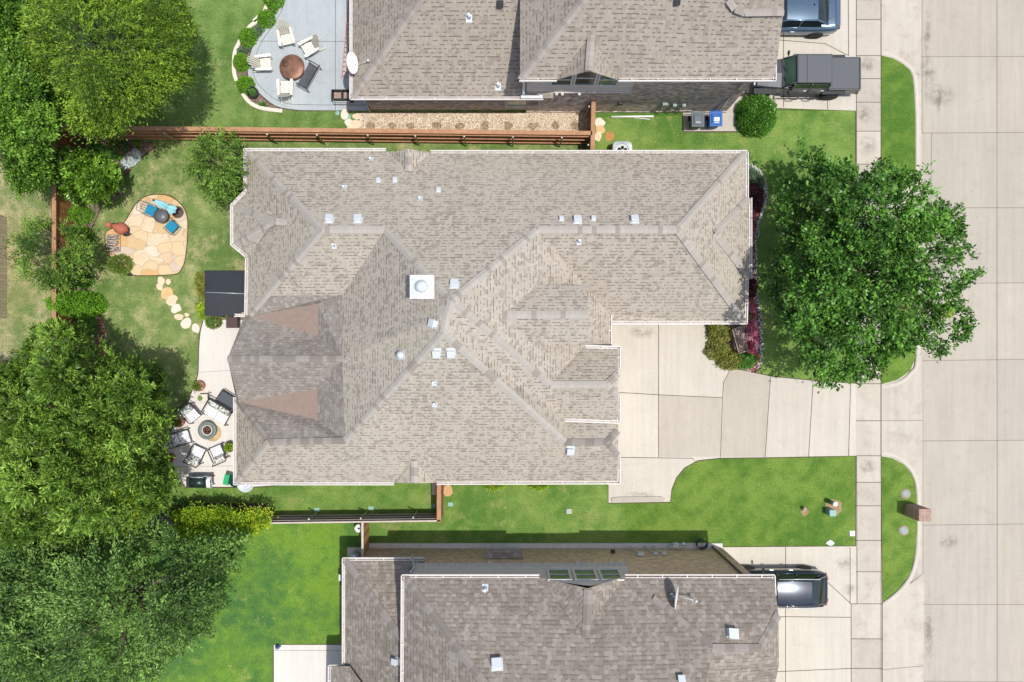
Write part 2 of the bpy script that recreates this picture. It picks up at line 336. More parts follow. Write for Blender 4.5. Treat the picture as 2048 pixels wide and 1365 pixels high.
def sheet(name, px, z, mat, kind='structure', tone=1.0, edge=None, joints=(), jz=.004, jw=.03, panels=(), lab=None):
    mb = MB(); w_ = pxs(px); area = sum(w_[i].x*w_[(i+1) % len(w_)].y-w_[(i+1) % len(w_)].x*w_[i].y for i in range(len(w_)))
    if area < 0: w_ = w_[::-1]
    mb.face([(p.x, p.y, z) for p in w_], 0, tone=tone)
    for q, t in panels: 
        mb.face([(p.x, p.y, z+.002) for p in pxs(q)], 0, tone=t)
    for j in joints: ribbon(mb, pxs(j), jw, z+jz, 1)
    if edge: ribbon(mb, w_, edge, z-.003, 1, closed=True)
    o = mb.build(name, [mat, JOINT if edge is None else SOIL]); tag(o, kind=kind); return o
# ------------------------------------------------------------------ ground, road, paths
mb = MB(); mb.face([(-300, -300, -.17), (300, -300, -.17), (300, 300, -.17), (-300, 300, -.17)]); tag(mb.build('ground', G['lawn_base']), kind='structure')
XR = (1762-CX)/S
mb = MB(); mb.box((-60+XR/2+.0, 0, -.08), (120+XR, 160, .16)); o = tag(mb.build('yard_ground', G['lawn_base']), kind='structure')
E = 1900
sheet('lawn', [(-200, -400), (1040, -400), (1040, 225), (1180, 250), (1180, 285), (106, 285), (60, 285), (-200, 330)], .004, G['lawn_top'])
sheet('lawn', [(106, 285), (1190, 285), (1190, 310), (620, 310), (620, 1000), (420, 1050), (130, 1050)], .0045, G['lawn_back'])
sheet('lawn', [(-300, 250), (102, 250), (102, 1050), (-300, 1050)], .005, G['lawn_dry'])
sheet('lawn', [(-200, 1042), (760, 1042), (760, 1700), (-200, 1700)], .0055, G['lawn_low'])
sheet('lawn', [(1185, 235), (1370, 232), (1370, 262), (1480, 262), (1480, 222), (1712, 222), (1712, 768), (1400, 800), (1400, 310), (1185, 310)], .0060, G['lawn_side'])
sheet('lawn', [(340, 965), (880, 940), (1250, 940), (1250, 1095), (728, 1095), (728, 1043), (340, 1043)], .0065, G['lawn_side'])
sheet('lawn', [(1250, 1000), (1345, 900), (1712, 900), (1712, 1093), (1250, 1095)], .0070, G['lawn_front'])
# road
mb = MB(); zr = -.14
a = P(1760, -700); b = P(2420, 2200)
mb.face([(a.x, b.y, zr), (b.x, b.y, zr), (b.x, a.y, zr), (a.x, a.y, zr)])
jr = [[(1997, -700), (1998, 2200)], [(1846, -700), (1847, 265)], [(1866, 265), (1862, 690)], [(1848, 715), (1850, 1900)]]
for y0, y1 in ((-190, -192), (-40, -42), (112, 110), (265, 262), (415, 415), (567, 563), (722, 714), (883, 879), (1052, 1045), (1211, 1212), (1365, 1370), (1520, 1525)):
    jr.append([(1846, y0), (2420, y1)])
for j in jr: ribbon(mb, pxs(j), .035, zr+.004, 1)
for k in range(26):                                            # panels differ slightly in tone
    px = 1848+random.choice((0, 150))
rows_ = [-42, 111, 263, 415, 565, 718, 881, 1048, 1211, 1368]
for i in range(len(rows_)-1):
    for x0, x1 in ((1848, 1996), (1999, 2400)):
        t = random.uniform(.95, 1.04); mb.face([(p.x, p.y, zr+.002) for p in pxs([(x0, rows_[i+1]), (x1, rows_[i+1]), (x1, rows_[i]), (x0, rows_[i])])], 0, tone=(t, t*random.uniform(.985, 1.01), t*random.uniform(.96, 1.02)))
tag(mb.build('road', [CONCR, JOINT]), kind='structure')
# sidewalk
sj = [-60, 0, 40, 112, 158, 205, 263, 329, 395, 460, 525, 590, 655, 715, 768, 842, 912, 965, 1012, 1081, 1144, 1208, 1278, 1337, 1400, 1460]
pan = []
for i in range(len(sj)-1):
    t = random.uniform(.9, 1.06); pan.append(([(1713, sj[i+1]), (1760, sj[i+1]), (1760, sj[i]), (1713, sj[i])], (t, t*.995, t*.985)))
sheet('sidewalk', [(1712, -500), (1761, -500), (1761, 768), (1761, 912), (1764, 1208), (1764, 1800), (1702, 1800), (1702, 1208), (1712, 1208)], .012, CONC,
      joints=[[(1712, y), (1762, y)] for y in sj if y < 1200]+[[(1702, y), (1764, y)] for y in sj if y > 1200]+[[(1712, -500), (1713, 768)], [(1762, -500), (1762, 1800)], [(1702, 1208), (1703, 1800)], [(1713, 912), (1714, 1208)]], jz=.006, panels=pan, edge=.07)
# verge islands, kerbs, aprons
def island(px, mat):
    mb = MB(); w_ = pxs(px); mb.slab(w_[::-1] if sum(w_[i].x*w_[(i+1) % len(w_)].y-w_[(i+1) % len(w_)].x*w_[i].y for i in range(len(w_))) < 0 else w_, -.16, .006, 0)
    tag(mb.build('grass_verge', mat), kind='structure')
v1 = [(1762, 111), (1785, 117), (1808, 130), (1823, 147), (1828, 175), (1831, 235), (1831, 347), (1762, 347)]
v2 = [(1762, 440), (1831, 440), (1832, 690), (1831, 715), (1820, 742), (1795, 760), (1762, 769)]
v3 = [(1762, 913), (1785, 917), (1808, 930), (1825, 952), (1833, 985), (1835, 1050), (1830, 1110), (1820, 1148), (1798, 1178), (1762, 1207)]
for v_ in (v1, v2, v3): island(v_, G['lawn_front'])
def kerb(px, wd=.19):
    mb = MB(); pts = pxs(px); pp = smooth_line([(p.x, p.y) for p in pts], 4); n = len(pp)
    prof = [(-wd/2, -.16), (-wd/2, .008), (wd/2-.05, .008), (wd/2, -.03), (wd/2+.02, -.16)]; rings = []
    for i, p in enumerate(pp):
        a = Vector(pp[max(i-1, 0)]); b = Vector(pp[min(i+1, n-1)]); d = (b-a).normalized(); nn = Vector((-d.y, d.x))
        rings.append([Vector((p[0]+nn.x*s_, p[1]+nn.y*s_, z)) for s_, z in prof])
    for a, b in zip(rings, rings[1:]):
        for k in range(len(prof)-1): mb.face([a[k], a[k+1], b[k+1], b[k]], 0)
    tag(mb.build('kerb', CONCD), kind='structure')
def smooth_line(l, k=3):
    out = []
    for i in range(len(l)-1):
        p0 = Vector(l[max(i-1, 0)]); p1 = Vector(l[i]); p2 = Vector(l[i+1]); p3 = Vector(l[min(i+2, len(l)-1)])
        for t in range(k):
            t /= k; out.append(tuple(.5*((2*p1)+(-p0+p2)*t+(2*p0-5*p1+4*p2-p3)*t*t+(-p0+3*p1-3*p2+p3)*t**3)))
    out.append(tuple(l[-1])); return out
kerb([(1835, 350), (1835, 235), (1832, 175), (1827, 145), (1812, 128), (1788, 113), (1764, 106)])
kerb([(1764, 774), (1799, 766), (1824, 746), (1836, 715), (1836, 560), (1836, 440)])
kerb([(1837, 1050), (1837, 985), (1829, 950), (1811, 927), (1787, 912), (1764, 908)])
kerb([(1764, 1213), (1801, 1183), (1824, 1151), (1835, 1110), (1838, 1050)])
mb = MB()
def apron(px_in, px_out, tone=1.0):
    A = [P(*p) for p in px_in]; B = [P(*p) for p in px_out]
    for i in range(len(A)-1): mb.face([(A[i].x, A[i].y, .003), (A[i+1].x, A[i+1].y, .003), (B[i+1].x, B[i+1].y, -.132), (B[i].x, B[i].y, -.132)], 0, tone=tone)
apron([(1762, 912), (1762, 842)], [(1848, 978), (1848, 842)]); apron([(1762, 842), (1762, 768)], [(1848, 842), (1848, 706)], .985)
apron([(1762, 111), (1762, -40)], [(1846, 150), (1846, -40)]); apron([(1762, -40), (1762, -500)], [(1846, -40), (1846, -500)])
apron([(1764, 1800), (1764, 1340)], [(1850, 1800), (1850, 1334)], 1.0); apron([(1764, 1340), (1764, 1207)], [(1850, 1334), (1850, 1150)], 1.02)
apron([(1762, 440), (1762, 347)], [(1848, 440), (1848, 347)])
for j in ([(1764, 842), (1848, 842)], ): 
    a, b = P(*j[0]), P(*j[1]); mb.face([(a.x, a.y-.015, .008), (b.x, b.y-.015, -.126), (b.x, b.y+.015, -.126), (a.x, a.y+.015, .008)], 1)
a, b = P(1764, 1340), P(1850, 1334); mb.face([(a.x, a.y-.015, .008), (b.x, b.y-.015, -.126), (b.x, b.y+.015, -.126), (a.x, a.y+.015, .008)], 1)
tag(mb.build('driveway_apron', [CONC, JOINT]), kind='structure')
mb = MB()
for y0, y1, x1 in ((978, 1150, 1848), (150, 347, 1846), (440, 706, 1862)):
    q = pxs([(1836, y1), (x1, y1), (x1, y0), (1836, y0)]); mb.face([(p.x, p.y, zr+.006) for p in q], 0)
tag(mb.build('gutter_pan', CONC), kind='structure')
# driveways
dw = [(1180, 600), (1500, 600), (1500, 640), (1440, 650), (1418, 680), (1432, 715), (1455, 738), (1480, 741), (1515, 748), (1545, 754), (1625, 762), (1712, 768), (1712, 912), (1640, 913), (1540, 915), (1440, 916), (1395, 921), (1368, 936), (1352, 956), (1343, 978), (1340, 1004), (1217, 1006), (1217, 950), (1180, 950)]
sheet('driveway', dw, .012, CONCD, edge=.09, joints=[[(1317, 640), (1317, 915)], [(1200, 783), (1317, 790), (1445, 796)], [(1445, 796), (1447, 765), (1462, 737)], [(1445, 796), (1441, 915)], [(1541, 753), (1530, 915)], [(1626, 762), (1617, 914)], [(1701, 767), (1697, 913)], [(1220, 915), (1385, 917), (1390, 924)]],
      panels=[([(1318, 791), (1443, 797), (1440, 914), (1318, 914)], (.85, .83, .81)), ([(1447, 797), (1448, 766), (1463, 738), (1480, 742), (1515, 749), (1540, 754), (1529, 914), (1443, 914)], (.82, .795, .77)), ([(1238, 790), (1316, 792), (1316, 914), (1238, 914)], (1.04, 1.04, 1.04)), ([(1543, 755), (1625, 763), (1616, 913), (1532, 914)], (.96, .95, .94)), ([(1628, 763), (1700, 768), (1696, 912), (1619, 913)], (.98, .97, .96))])
mb = MB(); q = pxs([(1222, 996), (1238, 994), (1322, 993), (1330, 996), (1328, 1003), (1224, 1004)]); mb.slab(q[::-1], .012, .09, 0, tone=.8); tag(mb.build('kerb_step', CONCD), kind='structure')
sheet('driveway', [(1430, -500), (1712, -500), (1712, 222), (1560, 217), (1482, 214), (1430, 214)], .0125, CONCD, edge=.08, tone=.97, joints=[[(1694, -500), (1697, 112)], [(1697, 112), (1650, 88), (1548, 80)], [(1567, 60), (1567, 216)], [(1655, 196), (1655, 220)]])
sheet('bin_pad', [(1365, 205), (1482, 205), (1482, 263), (1367, 263)], .0135, CONCD, edge=.14, tone=.85)
sheet('driveway', [(1440, 1095), (1712, 1093), (1712, 1208), (1702, 1208), (1702, 1900), (1480, 1900), (1440, 1300)], .013, CONCD, edge=.08, tone=(.99, 1.0, .98), joints=[[(1571, 1094), (1571, 1900)], [(1500, 1233), (1702, 1235)], [(1500, 1346), (1702, 1337)], [(1700, 1095), (1700, 1208)], [(1702, 1208), (1655, 1165)]])
# patios
pb = [(735, -300), (560, -300), (562, -30), (556, 12), (535, 45), (512, 82), (499, 115), (496, 145), (504, 170), (528, 195), (556, 214), (600, 221), (737, 222)]
sheet('patio', pb[:2]+smooth_line(pb[2:-1], 4)+pb[-1:], .02, CONCB, edge=.1, joints=[[(671, -300), (671, 221)], [(510, 83), (704, 84)], smooth_line([(572, -30), (566, 15), (547, 50), (524, 84), (510, 118), (507, 145), (515, 167), (538, 190), (562, 204), (600, 210), (735, 211)], 4)], jw=.02)
pw = [(408, 640), (402, 662), (399, 690), (398, 722), (397, 748), (391, 768), (383, 787), (376, 808), (360, 832), (345, 858), (333, 882), (327, 906), (331, 928), (347, 952), (372, 974)]
sheet('patio', smooth_line(pw, 3)+[(505, 974), (560, 970), (700, 900), (700, 640)], .02, CONCW, edge=.1, joints=[[(398, 745), (480, 740)], [(345, 934), (475, 932)], [(415, 845), (475, 800)]], jw=.012)
sheet('patio', [(548, 1290), (760, 1290), (760, 1600), (548, 1600)], .02, CONCW, edge=.1, tone=.95, joints=[[(548, 1301), (700, 1301)]], jw=.015)
# flagstone patio
def flagstone_mat():
    m, n, b, o = newmat('flagstone'); tc = N(n, 'TexCoord'); mp = N(n, 'Mapping'); mp.inputs['Scale'].default_value = (1.05, 1.3, 1); mp.inputs['Rotation'].default_value = (0, 0, .5); L(n, tc.outputs['Object'], mp.inputs[0])
    nz = N(n, 'TexNoise'); nz.inputs['Scale'].default_value = 1.2; L(n, mp.outputs[0], nz.inputs[0])
    ad = N(n, 'MixRGB'); ad.blend_type = 'ADD'; ad.inputs[0].default_value = .7; L(n, mp.outputs[0], ad.inputs[1]); L(n, nz.outputs['Color'], ad.inputs[2])
    vo = N(n, 'TexVoronoi'); L(n, ad.outputs[0], vo.inputs['Vector']); vo.inputs['Scale'].default_value = 1.3
    vd = N(n, 'TexVoronoi', feature='DISTANCE_TO_EDGE'); L(n, ad.outputs[0], vd.inputs['Vector']); vd.inputs['Scale'].default_value = 1.3
    sp = N(n, 'SeparateColor'); L(n, vo.outputs['Color'], sp.inputs[0])
    c = ramp(n, sp.outputs[0], [(0, (.55, .4, .22)), (.16, (.6, .46, .28)), (.34, (.62, .5, .35)), (.5, (.56, .36, .16)), (.64, (.58, .45, .3)), (.8, (.52, .43, .34)), (.92, (.64, .55, .43))], 'CONSTANT')
    st = ramp(n, noisef(n, tc.outputs['Object'], 1.9, 6, .7), [(.5, 0.0), (.68, 1.0)]); c = mixc(n, math_(n, 'MULTIPLY', st, .35), c, (.5, .3, .13))
    g = noisef(n, tc.outputs['Object'], 14, 4, .7); c = mixc(n, 1.0, c, ramp(n, g, [(.3, .86), (.7, 1.12)]), 'MULTIPLY')
    c = mixc(n, ramp(n, vd.outputs['Distance'], [(.008, 1.0), (.026, 0.0)]), c, (.42, .3, .2))
    L(n, c, b.inputs['Base Color']); b.inputs['Roughness'].default_value = .8
    bp = N(n, 'Bump'); bp.inputs['Strength'].default_value = .4; bp.inputs['Distance'].default_value = .03
    L(n, ramp(n, vd.outputs['Distance'], [(0, 0.0), (.06, 1.0)]), bp.inputs['Height']); L(n, bp.outputs[0], b.inputs['Normal'])
    return m
FLAG = flagstone_mat()
fs = smooth_poly([(212, 468), (213, 495), (222, 514), (240, 524), (262, 545), (275, 551), (345, 549), (362, 539), (371, 512), (375, 455), (372, 428), (360, 408), (340, 394), (315, 390), (290, 395), (272, 410), (255, 438), (243, 452), (225, 458)], 3)
sheet('flagstone_patio', fs, .02, FLAG, edge=.1)
sheet('mulch_bed', smooth_line([(118, 286), (304, 286), (290, 308), (270, 330), (250, 352), (244, 385), (220, 402), (203, 404), (198, 425), (180, 465), (183, 500), (181, 560), (181, 610), (200, 635), (210, 675), (213, 705), (190, 760), (140, 800)], 2)+[(118, 800)], .01, MULCH, edge=.1)
sheet('mulch_bed', smooth_line([(545, -100), (540, 0), (528, 25), (506, 45), (482, 78), (470, 110), (470, 150), (480, 180), (498, 205), (522, 217), (560, 222)], 3)+[(580, 218), (520, 150), (560, -100)], .011, MULCH)
mb = MB()                                                      # pale stone edging along the bed
for seg in ([(537, 2), (529, 24), (508, 44)], [(519, 40), (500, 55), (493, 66)], [(481, 82), (470, 108), (469, 145), (474, 163)], [(486, 188), (499, 205), (522, 217), (565, 223)]):
    pp = [P(*p) for p in seg]; ribbon(mb, smooth_line([(p.x, p.y) for p in pp], 4), .17, .09, 0); ribbon(mb, smooth_line([(p.x, p.y) for p in pp], 4), .19, .05, 0)
tag(mb.build('stone_edging', simple('pale_stone', (.66, .6, .5), .8, var=.15)), 'curved pale stone edging round the bed beside the grey patio', 'garden edging')
sheet('gravel_path', [(719, 226), (1180, 226), (1180, 268), (719, 264)], .012, GRAVEL, edge=.06)
GRD = pebbles('gravel_dark', [(.3, .22, .12), (.42, .33, .2), (.2, .15, .09), (.5, .42, .3)], 24)
for i, x in enumerate((742, 783, 822, 873, 921, 969, 1016, 1067, 1110, 1149)):
    q = smooth_poly([(x+math.cos(a)*10*random.uniform(.6, 1.2), 252+math.sin(a)*9*random.uniform(.6, 1.2)) for a in [2*math.pi*k/8 for k in range(8)]], 2); sheet('gravel_patch', q, .0145, GRD)
sheet('mulch_bed', smooth_line([(1480, 322), (1508, 335), (1526, 362), (1530, 395), (1518, 440), (1511, 480), (1510, 540), (1513, 590), (1521, 640), (1523, 690), (1516, 742), (1480, 741), (1455, 738), (1432, 715), (1416, 675), (1420, 640)], 2)+[(1480, 620)], .011, MULCH, edge=.1)
simple('bare_soil', (.3, .2, .11), .95, var=.3, nscale=3)
sheet('bare_patch', smooth_poly([(1215, 264), (1226, 266), (1228, 277), (1216, 283), (1210, 274)], 3), .0085, simple('orange_soil', (.42, .2, .07), .95, var=.3, nscale=6))

def stain_mat():
    m, n, b, o = newmat('grime'); tc = N(n, 'TexCoord'); f = noisef(n, tc.outputs['Object'], 3.2, 7, .75); uv = N(n, 'UVMap')
    vm = N(n, 'VectorMath', operation='LENGTH'); L(n, uv.outputs[0], vm.inputs[0]); fall = ramp(n, vm.outputs['Value'], [(.2, 1.0), (1, 0.0)])
    a = math_(n, 'MULTIPLY', ramp(n, f, [(.4, 0.0), (.66, .42)]), fall); b.inputs['Base Color'].default_value = (.13, .1, .07, 1); b.inputs['Roughness'].default_value = .95
    L(n, a, b.inputs['Alpha']); return m
GRIME = stain_mat()
def stain(px, py, rx, ry, z):
    c = P(px, py); mb = MB(); n = 16; q = [(c.x+math.cos(2*math.pi*i/n)*rx/S, c.y+math.sin(2*math.pi*i/n)*ry/S, z) for i in range(n)]
    for i in range(n): j = (i+1) % n; mb.face([(c.x, c.y, z), q[i], q[j]], 0, uv=[(0, 0), (math.cos(2*math.pi*i/n), math.sin(2*math.pi*i/n)), (math.cos(2*math.pi*j/n), math.sin(2*math.pi*j/n))])
    tag(mb.build('grime_stain', GRIME), kind='structure')
for a_ in ((1858, 70, 9, 60, -.128), (1858, 145, 22, 34, -.127), (1728, 228, 18, 22, .022), (1735, 292, 22, 26, .022), (1736, 935, 22, 20, .022), (1690, 1128, 26, 16, .022), (1700, 1180, 20, 14, .022), (1280, 990, 34, 8, .022), (1860, 1260, 12, 90, -.128), (1285, 665, 30, 16, .022), (1880, 190, 40, 26, -.128),
           (1735, 130, 20, 18, .022), (1860, 560, 14, 90, -.128), (1900, 1085, 24, 18, -.128), (1880, 200, 8, 26, -.128)): stain(*a_)
# ------------------------------------------------------------------ houses
ROOFTRI = []
def roof_face(mb, pts, mi=0):
    q = [P(*p) for p in pts]
    # wind upwards
    n = Vector((0, 0, 0))
    for i in range(len(q)):
        a, b = q[i], q[(i+1) % len(q)]; n += Vector(((a.y-b.y)*(a.z+b.z), (a.z-b.z)*(a.x+b.x), (a.x-b.x)*(a.y+b.y)))
    if n.z < 0: q = q[::-1]
    nn = n.normalized() if n.z > 0 else -n.normalized(); hx, hy = nn.x, nn.y; uv = None
    if max(abs(hx), abs(hy)) > .08:                          # courses run level along the eaves of the axis-aligned slopes
        a_ = math.degrees(math.atan2(min(abs(hx), abs(hy)), max(abs(hx), abs(hy))))
        if a_ < 39:
            k = (1+(max(abs(hx), abs(hy))/nn.z)**2)**.5
            uv = [((p.x, p.y*k) if abs(hy) > abs(hx) else (p.y, p.x*k)) for p in q]
            if (hy if abs(hy) > abs(hx) else hx) > 0: uv = [(u, -v) for u, v in uv]
            uv = [(u+80, v+80) for u, v in uv]
    mb.face(q, mi, uv=uv)
    from mathutils.geometry import tessellate_polygon
    for t in tessellate_polygon([[Vector((p.x, p.y, 0)) for p in q]]): ROOFTRI.append([q[i] for i in t])
def hit(px, py):
    o = Vector((0, 0, H)); g = P(px, py, 0); d = g-o; best = None
    for a, b, c in ROOFTRI:
        n = (b-a).cross(c-a); dn = n.dot(d)
        if abs(dn) < 1e-9: continue
        t = n.dot(a-o)/dn; p = o+d*t
        if n.z < 0: n = -n
        ok = True
        for u, v in ((a, b), (b, c), (c, a)):
            s_ = (v.x-u.x)*(p.y-u.y)-(v.y-u.y)*(p.x-u.x)
            if u is a and v is b: sg = s_
            if s_*((b.x-a.x)*(c.y-a.y)-(b.y-a.y)*(c.x-a.x)) < -1e-6: ok = False
        if ok and (best is None or t < best[0]): best = (t, p, n.normalized())
    return (best[1], best[2]) if best else (P(px, py, 3), Vector((0, 0, 1)))
def cap(mb, pts, w_=.3, lift=.035, mi=0, seed=0):
    q = [P(*p) for p in pts]; u0 = seed*13.7
    for a, b in zip(q, q[1:]):
        d = (b-a); Ln = d.length; d.normalize(); s_ = Vector((0, 0, 1)).cross(d).normalized()*w_/2; z = Vector((0, 0, lift)); dz = Vector((0, 0, .03))
        top0, top1 = a+z+Vector((0, 0, .02)), b+z+Vector((0, 0, .02))
        for sg in (-1, 1):
            e0, e1 = a+s_*sg+z-dz*1.9, b+s_*sg+z-dz*1.9
            f = [e0, e1, top1, top0] if sg < 0 else [top0, top1, e1, e0]
            nrm = (f[1]-f[0]).cross(f[2]-f[0])
            uvm = {id(e0): (u0, 0), id(e1): (u0+Ln, 0), id(top0): (u0, 1), id(top1): (u0+Ln, 1)}
            if nrm.z < 0: f = f[::-1]
            mb.face(f, mi, uv=[uvm[id(x)] for x in f])
        # rounded shoulders at joints
        u0 += Ln
def gutter(par, pts, w_=.13, h=.1, inward=1, mats=None):
    mb = MB(); _gutter(mb, pts, w_, h, inward); mb.build('gutter', mats or [GUTTER, GUTIN], par)
def _gutter(mb, pts, w_=.13, h=.1, inward=1):
    """open trough along an eave: pts are pixel+z of the outer rim, mats 0 white 1 inside"""
    q = [P(*p) for p in pts]
    for a, b in zip(q, q[1:]):
        d = b-a; Ln = d.length; d.normalize(); s_ = Vector((-d.y, d.x, 0)).normalized()*inward
        M = Matrix((d, Vector((0, 0, 1)).cross(d), (0, 0, 1))).transposed()
        a = a-s_*.055+Vector((0, 0, .075)); b = b-s_*.055+Vector((0, 0, .075))
        def bar(off, zz, ww, hh, mi, ex=0.0):
            mb.box((a+b)/2+s_*off+Vector((0, 0, zz)), (Ln+ex, ww, hh), M=M, mi=mi)
        bar(.018, -.03, .036, h, 0, .03); bar(w_, -.03, .022, h, 0); bar(w_/2+.01, -.068, w_-.04, .02, 1)
        k = max(1, int(Ln/1.05))
        for i in range(1, k+1):
            mb.box(a+d*(Ln*(i-.5)/k)+s_*(w_/2)+Vector((0, 0, .006)), (.035, w_-.02, .02), M=M, mi=0)
UTB = simple('utility_grey', (.22, .28, .28), .5, .1)
def wall(mb, a, b, z0, z1, mi=0, th=.2):
    a = Vector(a); b = Vector(b); d = (b-a); Ln = d.length; d.normalize(); n = Vector((d.y, -d.x))   # outward = right of a->b
    p = [(a.x, a.y), (b.x, b.y)]
    f = [(a.x, a.y, z0), (b.x, b.y, z0), (b.x, b.y, z1), (a.x, a.y, z1)]
    mb.face(f, mi, uv=[(0, z0), (Ln, z0), (Ln, z1), (0, z1)])
def frame(name, parent, x0, x1, z0, z1, Y, ny, g=GLASS, bars=(1, 1), trim=TRIM, fw=.09, wname='window'):
    """window in an east-west wall at y=Y facing ny (+1/-1): trim part with pane below it"""
    mb = MB(); t = .07
    for c, d in ((((x0+x1)/2, z0-fw/2), (x1-x0+2*fw, fw)), (((x0+x1)/2, z1+fw/2), (x1-x0+2*fw, fw)), ((x0-fw/2, (z0+z1)/2), (fw, z1-z0)), ((x1+fw/2, (z0+z1)/2), (fw, z1-z0))):
        mb.box((c[0], Y+ny*t/2, c[1]), (d[0], t, d[1]))
    for i in range(1, bars[1]+1): mb.box(((x0+x1)/2, Y+ny*.03, z0+(z1-z0)*i/(bars[1]+1)), (x1-x0, .05, .05))
    f = mb.build(wname, trim, parent)
    mb = MB(); mb.box(((x0+x1)/2, Y+ny*.012, (z0+z1)/2), (x1-x0, .02, z1-z0)); mb.build('pane', g, f); return f
def vent_box(parent, px, py, s_=.36, h=.16, mat=None, nq=None):
    p, n = hit(px, py); n = hit(*nq)[1] if nq else n; M = n.to_track_quat('Z', 'X').to_matrix()
    up = Vector((0, 0, 1))-n*n.z; up = up.normalized() if up.length > .05 else Vector((0, 1, 0)); sd = up.cross(n); M = Matrix((sd, up, n)).transposed()
    mb = MB(); mb.box(p+n*.012, (s_*1.15, s_*1.15, .02), M=M); mb.box(p+n*(h/2), (s_*.7, s_*.7, h), M=M); mb.box(p+n*(h+.015)-up*.02, (s_, s_, .05), M=M, taper=.94)
    return mb.build('roof_vent', mat or VENTM, parent, bevel=.008)
def vent_pipe(parent, px, py, sc=1.0):
    p, n = hit(px, py); up = Vector((0, 0, 1))-n*n.z; up.normalize(); sd = up.cross(n); M = Matrix((sd, up, n)).transposed()
    mb = MB(); sc *= .75; mb.box(p+n*.012-up*.05, (.28*sc, .34*sc, .02), M=M); mb.lathe(p, [(.1*sc, 0), (.065*sc, .1), (.06*sc, .34)], 12); mb.lathe(p+Vector((0, 0, .3)), [(.045*sc, 0), (.03, .0), (.03, -.1)], 12)
    return mb.build('vent_pipe', VENTM, parent)
# ---- the house in the middle
hm = thing('brick_house', 'middle house under one wide tan shingled hip roof with the square chimney cap', 'house', (0, 1.5, 0))
ze = 2.8
V = dict(a=(493, 303, ze), b=(1492, 305, ze), r1=(645, 460, 6.1), r2=(770, 460, 6.1), r3=(1075, 460, 6.1), r4=(1355, 460, 6.1), A=(903, 602, 8.6), B=(887, 666, 8.2),
         Sw=(690, 882, 4.5), SWr=(538, 885, 4.45), SW1=(472, 966, ze), SW0=(472, 797, ze), SE=(1235, 966, ze), S3=(1130, 885, 4.4), S4=(1214, 885, 4.4), ne=(1490, 645, ze), nw=(1222, 645, ze),
         e1=(1222, 632, ze), e2=(1222, 700, ze), e3=(1165, 697, 4.0), C=(1100, 770, 5.26), D=(1213, 770, 5.26), va=(1131, 839, 3.9), v0=(898, 636, 8.35),
         G0=(1000, 630, 7.0), G1=(1177, 630, 7.0), G2=(1177, 570, 5.93), G3=(1062, 570, 5.93), G4=(1177, 690, 6.0), G5=(1055, 690, 6.0),
         w1=(685, 590, 4.05), w0=(534, 592, 3.72), t0=(500, 633, 3.0), t1=(636, 608, 3.45), t2=(637, 672, 3.45), p0=(455, 718, 4.7), p1=(685, 718, 4.7), b0=(478, 805, 3.0), b1=(634, 778, 3.45), b2=(636, 840, 3.45),
         l0=(493, 633, ze))
def F(mb, names, mi=0): roof_face(mb, [V[k] if isinstance(k, str) else k for k in names], mi)
mb = MB()
F(mb, ['a', 'b', 'r4', 'r3', 'A', 'r2', 'r1'])
F(mb, ['b', 'ne', 'r4']); F(mb, ['r3', 'r4', 'ne', 'nw', 'e1'])
F(mb, ['A', 'r3', 'e1', 'e2', 'e3', 'C']); F(mb, ['G0', 'G1', 'G2', 'G3']); F(mb, ['G0', 'G1', 'G4', 'G5'])
F(mb, ['C', 'D', (1236, 748, 4.85), (1237, 697, 3.9), (1165, 697, 3.9)]); F(mb, ['C', 'D', (1236, 792, 4.85), (1237, 840, 3.9), 'va']); F(mb, ['D', (1236, 748, 4.85), (1236, 792, 4.85)])
F(mb, ['A', 'C', 'va', 'v0']); F(mb, ['B', 'v0', 'va', (1131, 846, 3.75), 'S3']); F(mb, ['A', 'v0', 'B', (880, 636, 8.3)])
F(mb, [(1131, 842, 3.75), 'S3', 'S4', (1236, 862, 4.05), (1236, 842, 3.75)]); F(mb, ['S4', (1236, 862, 4.05), (1236, 912, 4.0)])
F(mb, ['SWr', 'Sw', 'B', 'S3', 'S4', (1236, 912, 4.0), 'SE', 'SW1'])
F(mb, ['r2', 'A', (880, 636, 8.3), 'B', 'Sw', 'p1', 'w1']); F(mb, ['r1', 'r2', 'w1', 'w0']); F(mb, ['SWr', 'SW0', 'SW1'])
F(mb, ['a', 'r1', 'w0', 't0', 'l0'])
bp = (548, 443, 4.4); F(mb, [(493, 383, ze), (466, 412, ze), bp]); F(mb, [(466, 412, ze), (466, 490, ze), bp]); F(mb, [(466, 490, ze), (496, 516, ze), bp]); F(mb, [(493, 383, ze), bp, (560, 440, 4.5)])
# small gablets over the north and south eaves
F(mb, [(780, 306, 2.9), (815, 298, 3.7), (817, 345, 3.75)]); F(mb, [(815, 298, 3.7), (862, 306, 2.9), (817, 345, 3.75)])
F(mb, [(790, 966, 2.9), (829, 967, 3.6), (828, 920, 3.75)]); F(mb, [(829, 967, 3.6), (870, 966, 2.9), (828, 920, 3.75)])
F(mb, [(1492, 397, ze+.03), (1499, 397, ze+.03), (1430, 464, 4.5)]); F(mb, [(1499, 397, ze+.04), (1499, 556, ze+.04), (1430, 466, 4.5)]); F(mb, [(1499, 556, ze+.03), (1492, 556, ze+.03), (1430, 466, 4.5)])
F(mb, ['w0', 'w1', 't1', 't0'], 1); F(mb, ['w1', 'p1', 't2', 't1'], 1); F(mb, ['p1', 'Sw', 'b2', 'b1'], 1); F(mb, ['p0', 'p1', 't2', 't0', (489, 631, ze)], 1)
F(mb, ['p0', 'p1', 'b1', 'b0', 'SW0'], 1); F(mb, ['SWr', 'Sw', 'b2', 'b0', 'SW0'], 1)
F(mb, ['t0', 't1', 't2'], 2); F(mb, ['b0', 'b1', 'b2'], 2)
